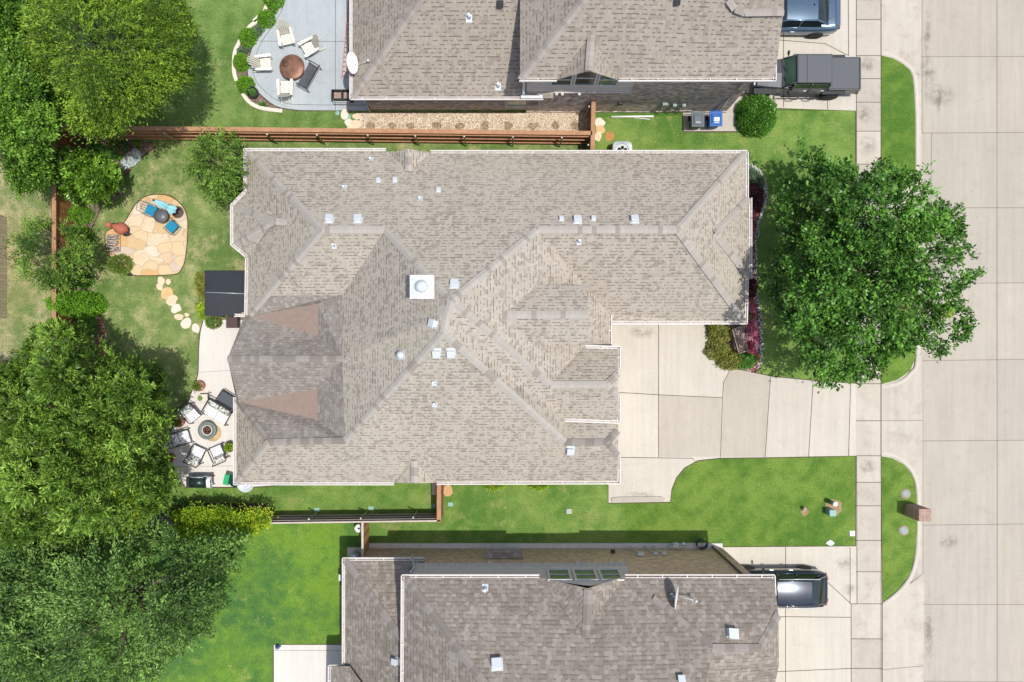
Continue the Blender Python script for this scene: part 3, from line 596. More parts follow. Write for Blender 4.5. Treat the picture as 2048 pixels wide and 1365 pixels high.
rf = mb.build('roof', [SH_MAIN, SH_PATIO, MEMB], hm)
mb = MB()
for i, l in enumerate(([V['a'], V['r1']], [V['r1'], V['r2']], [V['r2'], V['A']], [V['r1'], (500, 630, 3.05)], [V['r3'], V['A']], [V['r3'], V['r4']], [V['r4'], V['b']], [V['r4'], V['ne']], [V['A'], (893, 634, 8.42), V['B']], [V['A'], V['C'], V['D']], [V['B'], V['S3']], [V['B'], V['Sw']], [V['SWr'], V['SW1']], [V['G0'], V['G1']], [V['D'], (1236, 748, 4.85)], [V['D'], (1236, 792, 4.85)],
                        [(1499, 397, ze+.04), (1430, 466, 4.52), (1499, 556, ze+.04)], [(468, 413, ze), bp], [(468, 489, ze), bp], [bp, (575, 445, 4.6)], [(817, 305, 3.74), (817, 343, 3.8)], [(829, 965, 3.64), (828, 922, 3.8)])): mb = MB(); cap(mb, l, .32, seed=i); mb.build('ridge_cap', CAP_MAIN, rf)
for i, l in enumerate(([V['p0'], V['p1']], [V['SWr'], V['SW0']], [V['SWr'], V['Sw']], [V['S3'], V['S4']], [V['S4'], (1236, 862, 4.05)], [V['S4'], (1236, 912, 4.0)])): mb = MB(); cap(mb, l, .3, seed=40+i); mb.build('ridge_cap', CAP_PATIO, rf)
mb = MB(); ge = ze-.02
for l, s_ in (([(490, 300, ge), (772, 300, ge)], -1), ([(862, 304, ge), (1494, 304, ge)], -1), ([(490, 300, ge), (490, 384, ge)], 1), ([(490, 384, ge), (464, 411, ge)], 1), ([(464, 411, ge), (464, 490, ge)], 1), ([(464, 490, ge), (494, 515, ge)], 1), ([(494, 515, ge), (492, 632, ge)], 1), ([(470, 632, ge), (492, 632, ge)], 1),
              ([(470, 795, ge), (470, 969, ge)], 1), ([(470, 968, ge), (788, 968, ge)], 1), ([(874, 967, ge), (1238, 966, ge)], 1), ([(1238, 966, ge), (1238, 915, ge)], 1), ([(1494, 305, ge), (1494, 397, ge)], -1), ([(1501, 397, ge), (1501, 557, ge)], -1), ([(1494, 557, ge), (1492, 647, ge)], -1), ([(1492, 647, ge), (1221, 647, ge)], -1), ([(1221, 647-16, ge), (1221, 692, ge)], -1),
              ([(1171, 693, 3.86), (1239, 695, 3.86)], -1), ([(1239, 695, 3.86), (1238, 736, 3.86)], -1), ([(1129, 841, 3.88), (1237, 845, 3.88)], 1), ([(1238, 795, 3.86), (1238, 844, 3.86)], -1)):
    gutter(hm, l, inward=s_)
def XY(px, py, z): p = P(px, py, z); return (p.x, p.y)
mb = MB(); 
fp = [(-11.95, 9.25), (-11.95, 7.9), (-12.55, 7.2), (-12.55, 5.6), (-11.95, 4.9), (-11.95, 2.4), (-8.2, 2.4), (-8.2, -1.6), (-12.4, -1.6), (-12.4, -5.5), (4.65, -5.5), (4.65, .5), (4.35, .5), (4.35, 1.95), (10.6, 1.95), (10.6, 9.25)]
for i in range(len(fp)): wall(mb, fp[i], fp[(i+1) % len(fp)], 0, 2.72)
mb.face([(x, y, 2.7) for x, y in fp[::-1]][::-1], 0)
wall(mb, (4.65, -3.1), (4.65, .45), 2.7, 3.75); wall(mb, (-12.4, -5.5), (-8.2, -5.5), 2.7, 2.74)
g_ = [P(*V[k]) for k in ('G4', 'G1', 'G2')]; mb.face([(g_[0].x-.15, g_[0].y+.1, 3.6), (g_[2].x-.15, g_[2].y-.1, 3.6), (g_[2].x-.15, g_[2].y-.1, 5.9), (g_[1].x-.15, g_[1].y, 6.85), (g_[0].x-.15, g_[0].y+.1, 5.9)])
for ka, kb, sy in (('G5', 'G4', .12), ('G3', 'G2', -.12)):
    a_, b_ = P(*V[ka]), P(*V[kb]); mb.face([(a_.x, a_.y+sy, 3.6), (b_.x-.15, b_.y+sy, 3.6), (b_.x-.15, b_.y+sy, 5.98), (a_.x, a_.y+sy, 5.98)])
g0 = [P(*V[k]) for k in ('p0',)][0]; mb.face([(g0.x+.4, -1.7, 2.75), (g0.x+.4, g0.y, 4.45), (g0.x+.4, 2.0, 2.75)])
mb.build('wall', BRK_MAIN, hm)
for y_ in (-1.7, 1.95): mb = MB(); mb.box((-12.35, y_, 1.4), (.3, .3, 2.75)); mb.build('porch_column', BRK_MAIN, hm)
for y0, y1 in ((-5.0, -.2),): 
    mb = MB(); mb.box((4.68, (y0+y1)/2, 1.15), (.08, y1-y0, 2.3)); 
    for k in range(1, 4): mb.box((4.725, (y0+y1)/2, 2.3*k/4), (.02, y1-y0-.1, .03))
    mb.build('garage_door', simple('garage_door_paint', (.5, .45, .38), .6, var=.05), hm)
for x0, x1 in ((6.2, 7.4), (8.2, 9.4)): frame('w', hm, x0, x1, .9, 2.2, 1.95, -1)
for x0, x1 in ((-9, -7.8), (-2, -.8), (3, 4.2)): frame('w', hm, x0, x1, .9, 2.2, 9.25, 1); frame('w', hm, x0, x1, .9, 2.2, -5.5, -1)
for (x, y) in ((659, 441), (716, 441), (909, 571), (873, 704), (902, 704), (1155, 443), (1269, 442), (1141, 899)): vent_box(rf, x, y, .34)
vent_box(rf, 869, 648, .34, nq=(760, 640))
for (x, y) in ((1123, 440), (1187, 439), (757, 363), (790, 362), (877, 382)): vent_box(rf, x, y, .2, .1)
for (x, y) in ((742, 320), (689, 376), (840, 399), (668, 491), (868, 765), (869, 808), (1158, 483)): vent_pipe(rf, x, y)
p, n = hit(803, 711); mb = MB(); mb.box(p+n*.02, (.4, .4, .03), M=Matrix((Vector((0, 1, 0)), n.cross(Vector((0, 1, 0))), n)).transposed()); mb.lathe(p, [(.1, 0), (.1, .32)], 16)
mb.lathe(p+Vector((0, 0, .32)), [(.1, -.02), (.17, .0), (.17, .05), (.08, .1), (0, .11)], 20); mb.build('roof_vent', METAL, rf)
c0 = P(844, 574, 8.4); mb = MB(); mb.box((c0.x, c0.y, 7.5), (.82, .82, 1.7)); ch = mb.build('chimney', SIDING, rf)
mb = MB(); mb.box((c0.x, c0.y, 8.36), (.96, .93, .06)); mb.box((c0.x, c0.y, 8.41), (.9, .87, .04), taper=.3); mb.lathe((c0.x, c0.y, 8.42), [(.2, 0), (.2, .1), (.26, .11), (.26, .15), (.1, .2), (0, .2)], 28); mb.build('chimney_cap', METAL, ch)
# ---- neighbouring house above
hu = thing('brick_house', 'dark brick house at the top with grey gable siding and three windows beside the pickup', 'house', (3, 17, 0))
zu = 5.8; mb = MB()
U = dict(sw=(1040, 161, zu), se=(1549, 161, zu))
def WP(x, y, z):                                     # world -> pixel+z
    t = (H-z)/H/S; return (CX+x/t, CY-y/t, z)
swu = P(1040, 160, zu); seu = P(1549, 160, zu); pt = .74
ridy = swu.y+5.0; rz_ = zu+5.0*pt
R1 = WP(swu.x+5.0, ridy, rz_); R2 = WP(seu.x-1.6, ridy, rz_); ER = P(1568, 20, 6.9)
nwu = WP(swu.x, ridy+5.0, zu); neu = WP(seu.x, ridy+5, zu)
E1_ = (1568, 20, 7.1); 
eL = WP(seu.x-.6, ER.y, zu+(ER.y-swu.y)*pt)
gb_ = WP(3.36, 13.3, 6.9); roof_face(mb, [U['sw'], (1113, 160.5, zu), gb_, (1237, 160.5, zu), (1549, 160, zu), E1_, R2, R1]); roof_face(mb, [U['sw'], R1, nwu]); roof_face(mb, [R1, R2, neu, nwu]); roof_face(mb, [R2, E1_, WP(seu.x, ridy+2.5, 7.1), neu])
# window gable
gy = 11.85; gp = WP(3.26, gy, 6.9); gb = WP(3.36, 13.3, 6.93); roof_face(mb, [gp, WP(1.95, gy, 5.8), gb]); roof_face(mb, [gp, WP(4.62, gy, 5.8), gb])
# one storey wing to the left
zl = 3.0; wS = P(706, 197, zl).y; wW = P(704, 100, zl).x; pl = .72
hip = WP(wW+4.7, wS+4.7, zl+4.7*pl); roof_face(mb, [WP(wW, wS, zl), WP(2.0, wS, zl), WP(2.0, wS+4.7, zl+4.7*pl), hip]); roof_face(mb, [WP(wW, wS, zl), hip, WP(wW+4.7, wS+6, zl+4.7*pl), WP(wW, wS+10.7, zl)])
roof_face(mb, [hip, WP(wW+4.7, wS+6, zl+4.7*pl), WP(2.0, wS+6, zl+4.7*pl), WP(2.0, wS+4.7, zl+4.7*pl)]); roof_face(mb, [WP(wW+4.7, wS+6, zl+4.7*pl), WP(wW, wS+10.7, zl), WP(2.0, wS+10.7, zl), WP(2.0, wS+6, zl+4.7*pl)])
ru = mb.build('roof', SH_UP, hu)
mb = MB()
for i, l in enumerate(([U['sw'], R1], [WP(wW, wS, zl), hip], [gp, gb], [hip, WP(2.0, wS+4.7, zl+4.7*pl)], [(1462, -40, 7.9), (1457, 0, 7.55), (1470, 18, 7.35), (1490, 25, 7.25), (1568, 24, 7.15)])): mb = MB(); cap(mb, l, .32, seed=60+i); mb.build('ridge_cap', CAP_UP, ru)
mb = MB()
for l, s_ in (([(1039, 162, zu-.02), (1113, 162, zu-.02)], 1), ([(1237, 162, zu-.02), (1550, 162, zu-.02)], 1), ([(1549, 162, zu-.02), (1550, 120, zu-.02)], 1)): gutter(hu, l, inward=s_)
for l, s_ in (([(702, 199, zl-.02), (1086, 199, zl-.02)], 1), ([(702, 199, zl-.02), (702, -150, zl-.02)], -1)): gutter(hu, l, inward=s_)
mb = MB(); Yu = 12.25
wall(mb, (.78, Yu), (10.78, Yu), 0, 5.75); wall(mb, (10.78, Yu), (10.78, Yu+9.4), 0, 5.75); wall(mb, (10.78, Yu+9.4), (.78, Yu+9.4), 0, 5.75); wall(mb, (.78, Yu+9.4), (.78, Yu), 0, 5.75)
wall(mb, (-6.95, 12.35), (.78, 12.35), 0, 2.95); wall(mb, (-6.95, 22), (-6.95, 12.35), 0, 2.95); mb.box((5.8, Yu+.0, .08), (10.0, .06, .16)); mb.build('wall', BRK_UP, hu)
mb = MB(); ys = Yu-.03; mb.face([(.75, ys, 3.15), (5.55, ys, 3.15), (5.55, ys, 5.72), (4.55, ys, 5.72), (3.26, ys, 6.8), (1.97, ys, 5.72), (.75, ys, 5.72)], 0, uv=[(3.15, 0), (3.15, 4.8), (5.72, 4.8), (5.72, 3.8), (6.8, 2.5), (5.72, 1.2), (5.72, 0)])
mb.box((3.15, ys-.02, 3.12), (4.85, .05, .07)); mb.build('siding', SIDING, hu)
for x0, x1, z1 in ((1.86, 2.68, 5.55), (2.88, 3.72, 5.95), (3.92, 4.72, 5.55)): frame('w', hu, x0, x1, 4.2, z1, ys, -1, trim=simple('pale_frame', (.5, .52, .5), .6, var=.04) if x0 < 2 else MATS['pale_frame'], fw=.06)
frame('w', hu, -.1, 1.35, .95, 2.3, 12.3, -1, g=GLASSV, bars=(1, 0), fw=.17)
mb = MB(); mb.tube([(10.3, Yu-.08, .1), (10.3, Yu-.08, 5.6), (10.3, Yu-.25, 5.75)], .05, 8); mb.build('downspout', STEEL, hu)
mb = MB(); mb.tube([(-6.98, 12.27, .1), (-6.98, 12.27, 2.7), (-7.1, 12.1, 2.9)], .045, 8); mb.build('downspout', GUTTER, hu)
mb = MB(); mb.box((.62, Yu-.12, 4.2), (.1, .1, 2.6)); mb.box((1.0, 12.0, 3.15), (1.0, .14, .08)); mb.build('downspout', METAL, hu)
for x in (1.3, 2.15, 2.42, 3.2): mb = MB(); mb.box((x, Yu-.1, 3.08), (.12, .14, .14)); mb.build('soffit_vent', TRIM, hu)
mb = MB(); mb.box((5.3, Yu-.08, 1.6), (.25, .14, .16), taper=.6); mb.build('dryer_vent', METALD, hu)
for x, z, s_ in ((7.45, 1.5, .26), (7.95, 1.35, .18), (8.4, 1.35, .16)):
    mb = MB(); mb.box((x, Yu-.1, z), (s_, .14, s_*1.2)); mb.tube([(x-.02, Yu-.08, z-.1), (x-.1, Yu-.1, .05)], .025, 6); mb.build('utility_box', UTB, hu)
mb = MB(); mb.tube([(7.7, Yu-.06, .5), (9, Yu-.06, .5)], .015, 6); mb.build('conduit', STEEL, hu)
vent_pipe(ru, 938, 35, 1.3); vent_pipe(ru, 996, 172, 1.3)
for x, y in ((1000, 8), (1353, 2)): vent_box(ru, x, y, .26, .14, METALD)
# ---- neighbouring house below
hl = thing('brick_house', 'two storey brown brick house with grey siding and mottled taupe roof beside the lower lawn', 'house', (3, -14, 0))
mb = MB(); zq = 5.8; nw_ = P(808, 1153, zq); neq = P(1547, 1153, zq); pq = .75
rX = nw_.x+6.5; D5 = 6.5; Rz = zq+D5*pq
Rr1 = WP(nw_.x+D5, nw_.y-D5, Rz); Rr2 = WP(6.5, nw_.y-D5, Rz)
KR = (1425, 1297, 7.63); KE = (1520, 1297, 7.5); EE = (1557, 1230, 6.85); EE2 = (1558, 1330, 6.85)
roof_face(mb, [(808, 1153, zq), (1078, 1153, zq), (1165, 1272, 7.55), (1250, 1153, zq), (1547, 1153, zq), EE, KE, KR, Rr2, Rr1])
roof_face(mb, [(808, 1153, zq), Rr1, WP(nw_.x, nw_.y-2*D5, zq)]); roof_face(mb, [KE, EE, EE2]); roof_face(mb, [KR, KE, EE2, (1549, 1375, 6.0), (1549, 1460, 5.8), (1390, 1400, 6.9)]); roof_face(mb, [KR, Rr2, Rr1, WP(nw_.x, nw_.y-2*D5, zq), WP(9, nw_.y-2*D5, zq), (1390, 1400, 6.9)])
roof_face(mb, [(1390, 1400, 6.9), (1549, 1460, 5.8), WP(11.15, nw_.y-2*D5, zq), WP(9, nw_.y-2*D5, zq)])
gpk = P(1176, 1176, 6.85); gbk = (1172, 1276, 7.62)
roof_face(mb, [(1176, 1177, 6.9), (1078, 1155, zq), (1120, 1210, 6.7), (1165, 1272, 7.56)]); roof_face(mb, [(1176, 1177, 6.9), (1250, 1153, zq), (1208, 1212, 6.68), (1165, 1272, 7.56)])
w1_ = P(689, 1119, zl); dd = 4.2
roof_face(mb, [(689, 1119, zl), (850, 1119, zl), WP(-4.0, w1_.y-3.6, zl+3.6*.72), WP(w1_.x+3.6, w1_.y-3.6, zl+3.6*.72)]); roof_face(mb, [(689, 1119, zl), WP(w1_.x+3.6, w1_.y-3.6, zl+3.6*.72), WP(w1_.x+3.6, w1_.y-12, zl+3.6*.72), WP(w1_.x, w1_.y-12, zl)])
roof_face(mb, [(659, 1333, zl), (700, 1333, zl+.45), (760, 1420, zl+1.8), WP(-7.0, -17.6, zl+1.1), WP(-8.35, -19.5, zl), ])
rl = mb.build('roof', SH_LOW, hl)
mb = MB()
for i, l in enumerate(([(808, 1153, zq), Rr1], [(689, 1119, zl), WP(w1_.x+3.6, w1_.y-3.6, zl+3.6*.72)], [(1305, 1197, 6.42), KR, (1392, 1385, 7.0)], [KR, KE, EE], [(1176, 1179, 6.9), gbk], [KE, (1548, 1300, 6.9)])): mb = MB(); cap(mb, l, .34, seed=80+i); mb.build('ridge_cap', CAP_LOW, rl)
mb = MB()
for l, s_ in (([(805, 1151, zq-.02), (1078, 1151, zq-.02)], -1), ([(805, 1151, zq-.02), (803, 1480, zq-.02)], 1), ([(687, 1117, zl-.02), (849, 1117, zl-.02)], -1), ([(687, 1117, zl-.02), (687, 1331, zl-.02)], 1), ([(659, 1331, zl-.02), (688, 1331, zl-.02)], -1), ([(659, 1331, zl-.02), (657, 1500, zl-.02)], 1)): gutter(hl, l, inward=s_)
gutter(hl, [(1547, 1151, zq-.02), (1549, 1190, zq-.02)], inward=-1)
gutter(hl, [(1250, 1151, zq-.02), (1547, 1151, zq-.02)], inward=-1, mats=[GUTTER, GUTIND])
mb = MB(); Yl = -9.52
wall(mb, (10.6, Yl), (-7.1, Yl), 0, 2.9); wall(mb, (10.6, Yl), (-4.2, Yl), 2.9, 5.72); wall(mb, (-7.1, Yl), (-7.1, -21), 0, 2.9); wall(mb, (-4.2, Yl), (-4.2, -21), 2.9, 5.72); wall(mb, (10.6, -22), (10.6, Yl), 0, 5.72); wall(mb, (-7.1, -22), (10.6, -22), 0, 5.7)
mb.build('wall', BRK_LOW, hl); mb = MB(); mb.box((1.75, Yl+.1, .06), (17.7, .28, .12)); mb.build('foundation', CONCW, hl)
mb = MB(); ys = Yl+.03; mb.face([(-4.3, ys, 3.45), (-4.3, ys, 5.72), (1.2, ys, 5.78), (3.32, ys, 6.82), (5.0, ys, 5.78), (5.3, ys, 5.72), (5.3, ys, 3.45)], 0, uv=[(3.45, 0), (5.72, 0), (5.72, 5.5), (6.6, 7.5), (5.72, 9.3), (5.72, 9.6), (3.45, 9.6)])
mb.box((.5, ys+.03, 3.42), (9.65, .07, .08)); mb.build('siding', SIDING, hl)
for x0, x1 in ((1.72, 2.55), (2.85, 3.68), (3.98, 4.75)): frame('w', hl, x0, x1, 4.45, 5.95, ys, 1, g=GLASSV if x0 > 9 else GLASS, fw=.1)
frame('w', hl, -.85, .25, .75, 1.65, Yl+.02, 1, g=GLASSV, bars=(1, 0), fw=.26)
mb = MB(); mb.box((-.3, Yl+.22, 2.2), (1.8, .44, .06), M=Matrix.Rotation(-.6, 3, 'X')); mb.build('window_hood', SH_LOW, hl)
mb = MB(); mb.tube([(10.1, Yl+.08, .1), (10.1, Yl+.08, 5.5)], .05, 8); mb.build('downspout', simple('brown_pipe', (.06, .045, .04), .5), hl)
mb = MB(); mb.tube([(-4.3, -9.3, 5.4), (-4.3, -9.4, 4.2), (-4.5, -9.1, 3.2)], .05, 8); mb.build('downspout', METAL, hl)
for x, z, s_ in ((6.25, 1.6, .3), (7.0, 1.5, .17), (7.4, 1.5, .17)):
    mb = MB(); mb.box((x, Yl+.1, z), (s_, .14, s_*1.2)); mb.tube([(x-.06, Yl+.1, z-.1), (x-.3, Yl+.1, .05)], .025, 6); mb.build('utility_box', METAL, hl)
mb = MB(); mb.box((5.0, Yl+.1, 1.2), (.22, .18, .16), taper=.5); mb.build('dryer_vent', METALD, hl)
for x in (-.95, 3.1, 4.6, 5.0): mb = MB(); mb.box((x, Yl+.12, 3.38), (.12, .14, .12)); mb.build('soffit_vent', TRIM, hl)
vent_pipe(rl, 970, 1178, 1.3)
for x, y, s_ in ((994, 1330, .42), (1465, 1270, .42), (795, 1322, .3), (1362, 1362, .3)): vent_box(rl, x, y, s_, .2)
# ------------------------------------------------------------------ fences
def fence(label, a, b, side, posts, z=1.83, name='wooden_fence', capw=.2, mats=None, rails=(.35, .95, 1.55), pcol=STEEL, grp=None, nposts=None, capz=.05):
    """a,b pixel ends of the cap; side +1/-1: which side rails and posts stand (left of a->b is +1)"""
    A = P(*a, z); B = P(*b, z); d = (B-A); d.z = 0; Ln = d.length; d.normalize(); s_ = Vector((-d.y, d.x, 0))*side; ang = math.atan2(d.y, d.x)
    mid = (A+B)/2; t = thing(name, label, 'fence', (mid.x, mid.y, 0), 0, grp); wm, cm = mats or (WOOD, WOODCAP)
    mb = MB(); M = Matrix((d, Vector((-d.y, d.x, 0)), (0, 0, 1))).transposed()
    h = z-.02
    for sg in (-.012, .012):
        o = s_*sg; q = [A+o, B+o]; f = [(q[0].x, q[0].y, .02), (q[1].x, q[1].y, .02), (q[1].x, q[1].y, h), (q[0].x, q[0].y, h)]; mb.face(f, 0, uv=[(0, 0), (Ln, 0), (Ln, h), (0, h)])
    mb.build('board_panel', wm, t)
    mb = MB(); mb.box((mid.x-s_.x*.05*(capw > .15), mid.y-s_.y*.05*(capw > .15), z), (Ln+.05, capw, capz), M=M); mb.build('cap_board', cm, t)
    if posts:
        for r in rails:
            mb = MB(); c = mid+s_*.05; mb.box((c.x, c.y, r), (Ln, .05, .09), M=M); mb.build('rail', cm, t)
        for p_ in posts:
            c = A+d*(Ln*p_)+s_*.15; mb = MB(); mb.lathe((c.x, c.y, 0), [(.032, 0), (.032, z-.1), (.045, z-.1), (.045, z-.06), (0, z-.04)], 10); mb.build('post', pcol, t)
    return t
fx = lambda xs, x0, x1: [(x-x0)/(x1-x0) for x in xs]
fence('long orange wooden fence with a wide cap board between the top two houses', (102, 257), (1183, 269), -1, fx([138, 217, 327, 431, 533, 633, 735, 830, 928, 1026, 1124], 102, 1183))
fence('reddish brown wooden fence running down behind the planting bed on the left', (106, 255), (106, 1050), -1, [])
fence('short orange fence across the side passage beside the upper gravel strip', (1185, 203), (1183, 299), -1, [.1, .9], capw=.2)
fence('dark fence with pale weathered top rail between the lower two gardens', (120, 1052), (880, 1042), 1, fx([617, 721, 826], 120, 880), capw=.07, mats=(simple('shade_dark_boards', (.12, .09, .07), .9, var=.3), simple('weathered_rail', (.5, .42, .36), .85, var=.2)))  # board colour darkened to stand for the shade on the north face
fence('short fence with orange cap joining the middle house and the lower dark fence', (880, 967), (880, 1044), 1, [], capw=.2)
fence('short orange plank gate fence beside the hose reel at the lower house', (725, 1047), (725, 1116), -1, [], capw=.1, mats=(planks('orange_planks', (.42, .22, .09), .14, .3), MATS['weathered_rail']))
a_ = WP(-25.15, 6.97, 1.83); b_ = WP(-25.15, 1.92, 1.83)
fence('tan board fence just inside the left edge of the picture', a_[:2], b_[:2], 1, [], capw=.08, mats=(planks('tan_boards', (.5, .43, .32), .16, .1), simple('brown_rail', (.14, .07, .05), .8)))
# ------------------------------------------------------------------ vehicles
RZ = lambda a: Matrix.Rotation(a, 3, 'Z')
RUBBER = simple('tyre_rubber', (.022, .022, .022), .85, var=.25); RIM = simple('rim', (.3, .31, .33), .3, .8, .1); RIMD = simple('dark_rim', (.03, .03, .033), .35, .6, .1)
def wheel(t, x, y, r, w_, rim=RIM):
    R = Matrix.Rotation(math.pi/2, 3, 'X'); sg = 1 if y > 0 else -1
    mb = MB(); mb.lathe((x, y, r), [(r*.62, -w_/2), (r*.95, -w_/2), (r, -w_/2+.03), (r, w_/2-.03), (r*.95, w_/2), (r*.62, w_/2)], 28, M=R)
    for k in range(28): 
        a = 2*math.pi*k/28; mb.box((x+math.cos(a)*r, y, r+math.sin(a)*r), (.03, w_*.8, .02), M=Matrix.Rotation(-a+math.pi/2, 3, 'Y'))
    ty = mb.build('wheel', RUBBER, t, local=True)
    mb = MB(); yo = y+sg*(w_/2-.04)
    mb.lathe((x, yo, r), [(r*.62, -.03), (r*.64, .03), (r*.55, .01)], 24, M=R); mb.lathe((x, yo, r), [(.001, -.02), (r*.14, -.02), (r*.14, .02), (0, .03)], 12, M=R)
    for k in range(5):
        a = 2*math.pi*k/5+.3
        for da in (-.14, .14): mb.box((x+math.cos(a+da)*r*.36, yo, r+math.sin(a+da)*r*.36), (r*.5, .035, .03), M=Matrix.Rotation(-a-da*.5, 3, 'Y'))
    mb.build('rim', rim, ty, local=True)
def loft(mb, rings, mi=0, smooth=True, ends=True):
    for a, b in zip(rings, rings[1:]):
        for i in range(len(a)-1): mb.face([a[i], a[i+1], b[i+1], b[i]], mi, smooth=smooth)
    if ends: mb.face(rings[0], mi); mb.face(rings[-1][::-1], mi)
def carbody(st, n=1):
    rings = []
    for x, w_, z0, zb, cr in st:
        h = zb-z0; pr = [(w_*.86, z0), (w_*.97, z0+.06), (w_, z0+h*.35), (w_, z0+h*.62), (w_*.975, zb-.1), (w_*.9, zb-.02), (w_*.7, zb+cr*.45), (w_*.35, zb+cr*.9), (0, zb+cr)]
        rings.append([Vector((x, -y, z)) for y, z in pr]+[Vector((x, y, z)) for y, z in pr[::-1][1:]])
    return rings
def smooth_st(st, k=3):
    out = []
    for i in range(len(st)-1):
        p = [st[max(i-1, 0)], st[i], st[i+1], st[min(i+2, len(st)-1)]]
        for t in range(k):
            t /= k; out.append(tuple(.5*((2*p[1][j])+(-p[0][j]+p[2][j])*t+(2*p[0][j]-5*p[1][j]+4*p[2][j]-p[3][j])*t*t+(-p[0][j]+3*p[1][j]-3*p[2][j]+p[3][j])*t**3) for j in range(len(p[0]))))
    out.append(st[-1]); return out
def greenhouse(t, paint, xrb, xrr, xfr, xfb, wb, wr, zb, zr_, zbr=None, roofmat=None, pillars=()):
    """base rear/front x, roof rear/front x, half widths, belt and roof heights"""
    zbr = zbr or zb; n = 9
    def edge(x, w_, z, cr): return [Vector((x, w_*(2*i/(n-1)-1), z+cr*(1-(2*i/(n-1)-1)**2))) for i in range(n)]
    rear0, rear1 = edge(xrb, wb*.78, zbr, .04), edge(xrr, wr*.96, zr_-.04, .05)
    fr1, fr0 = edge(xfr, wr*.96, zr_-.03, .05), edge(xfb, wb*.9, zb, .05)
    for i, (a, b) in enumerate(((rear0, rear1), (fr0, fr1))):
        mb = MB(); mids = [[a[k].lerp(b[k], s_)+Vector((0, 0, .05*math.sin(s_*math.pi))) for k in range(n)] for s_ in (0, .33, .66, 1)]
        if i == 0: mids = [[a[k] for k in range(n)]]+mids[1:]
        loft(mb, mids, 0, ends=False); mb.build('rear_window' if i == 0 else 'windshield', CARGL, t, local=True)
    mb = MB(); rows = []
    for s_ in (0, .15, .35, .6, .85, 1): x = xrr+(xfr-xrr)*s_; rows.append(edge(x, wr*(.96+.04*math.sin(s_*math.pi)), zr_-.035+.035*math.sin(s_*math.pi), .055))
    loft(mb, rows, 0, ends=False); mb.build('roof', roofmat or paint, t, local=True)
    for sg in (-1, 1):
        mb = MB(); q = [Vector((xrb+.25, sg*wb*.95, zbr-.02)), Vector((xfb-.1, sg*wb*.97, zb-.02)), Vector((xfr, sg*wr*.985, zr_-.07)), Vector((xrr, sg*wr*.985, zr_-.07))]
        mb.face(q if sg < 0 else q[::-1]); mb.build('side_window', CARGL, t, local=True)
        mb = MB(); mb.tube([(xrb, sg*wb*.79, zbr), (xrr, sg*wr*.96, zr_-.04), ((xrr+xfr)/2, sg*wr, zr_), (xfr, sg*wr*.96, zr_-.03), (xfb, sg*wb*.91, zb)], [.06, .05, .035, .04, .05], 6)
        for px_ in pillars: mb.tube([(px_, sg*wb*.97, zb-.03), (px_-.05, sg*wr*.99, zr_-.05)], .035, 6)
        mb.tube([(xrb+.1, sg*wb*.95, zbr), (xfb, sg*wb*.95, zb)], .035, 6)
        mb.build('pillar_frame', paint, t, local=True)
def mirror(t, x, y, z, mat):
    sg = 1 if y > 0 else -1
    mb = MB(); mb.lathe((x, y+sg*.12, z), [(.02, -.09), (.07, -.07), (.08, 0), (.06, .07), (.01, .08)], 10, sx=.7, sy=1.5); mb.box((x, y+sg*.03, z-.03), (.05, .14, .04)); mb.build('mirror', mat, t, local=True)
# SUV at lower right
NAVY = simple('navy_car_paint', (.008, .016, .032), .12, .3, .15, coat=1.0); 
t = thing('parked_car', 'glossy dark navy hatchback car parked under the lower house roof corner', 'car', (13.2, -11.34, 0), math.pi)
st = [(-2.36, .4, .45, .78, .02), (-2.31, .64, .36, .93, .03), (-2.15, .82, .28, 1.04, .04), (-1.5, .92, .24, 1.06, .04), (-.5, .925, .24, 1.03, .04), (.6, .92, .24, 1.0, .05), (1.2, .91, .24, .98, .06), (1.7, .89, .24, .9, .05), (2.1, .84, .26, .78, .04), (2.3, .7, .32, .66, .02), (2.36, .5, .4, .55, 0)]
mb = MB(); loft(mb, carbody(smooth_st(st))); mb.build('body', NAVY, t, local=True)
greenhouse(t, NAVY, -2.16, -1.3, .35, 1.3, .84, .6, 1.02, 1.6, roofmat=simple('navy_roof', (.012, .022, .04), .22, .4, .3, nscale=1.2, coat=1), pillars=(-.7, .2))
for x in (-1.38, 1.4):
    for y in (-.84, .84): wheel(t, x, y, .34, .22)
for y in (-.62, .62): mb = MB(); mb.box((-2.27, y, .86), (.12, .36, .12), rz=-.3*(1 if y > 0 else -1)); mb.build('tail_light', simple('tail_light', (.3, .01, .01), .2), t, local=True, bevel=.02); mirror(t, .85, y*1.42, 1.02, NAVY)
for y in (-.6, .6): mb = MB(); mb.box((2.22, y, .68), (.2, .34, .12), rz=.4*(1 if y < 0 else -1)); mb.build('headlight', METAL, t, local=True, bevel=.02)
for y in (-.89, .89):
    for x in (-.55, .4): mb = MB(); mb.box((x, y*1.04, .85), (.18, .03, .03)); mb.build('door_handle', METAL, t, local=True)
mb = MB(); mb.tube([(-1.7, -.68, 1.63), (-.6, -.7, 1.68), (.3, -.68, 1.66)], .018, 6); mb.build('roof_rail', METAL, t, local=True); mb = MB(); mb.tube([(-1.7, .68, 1.63), (-.6, .7, 1.68), (.3, .68, 1.66)], .018, 6); mb.build('roof_rail', METAL, t, local=True)
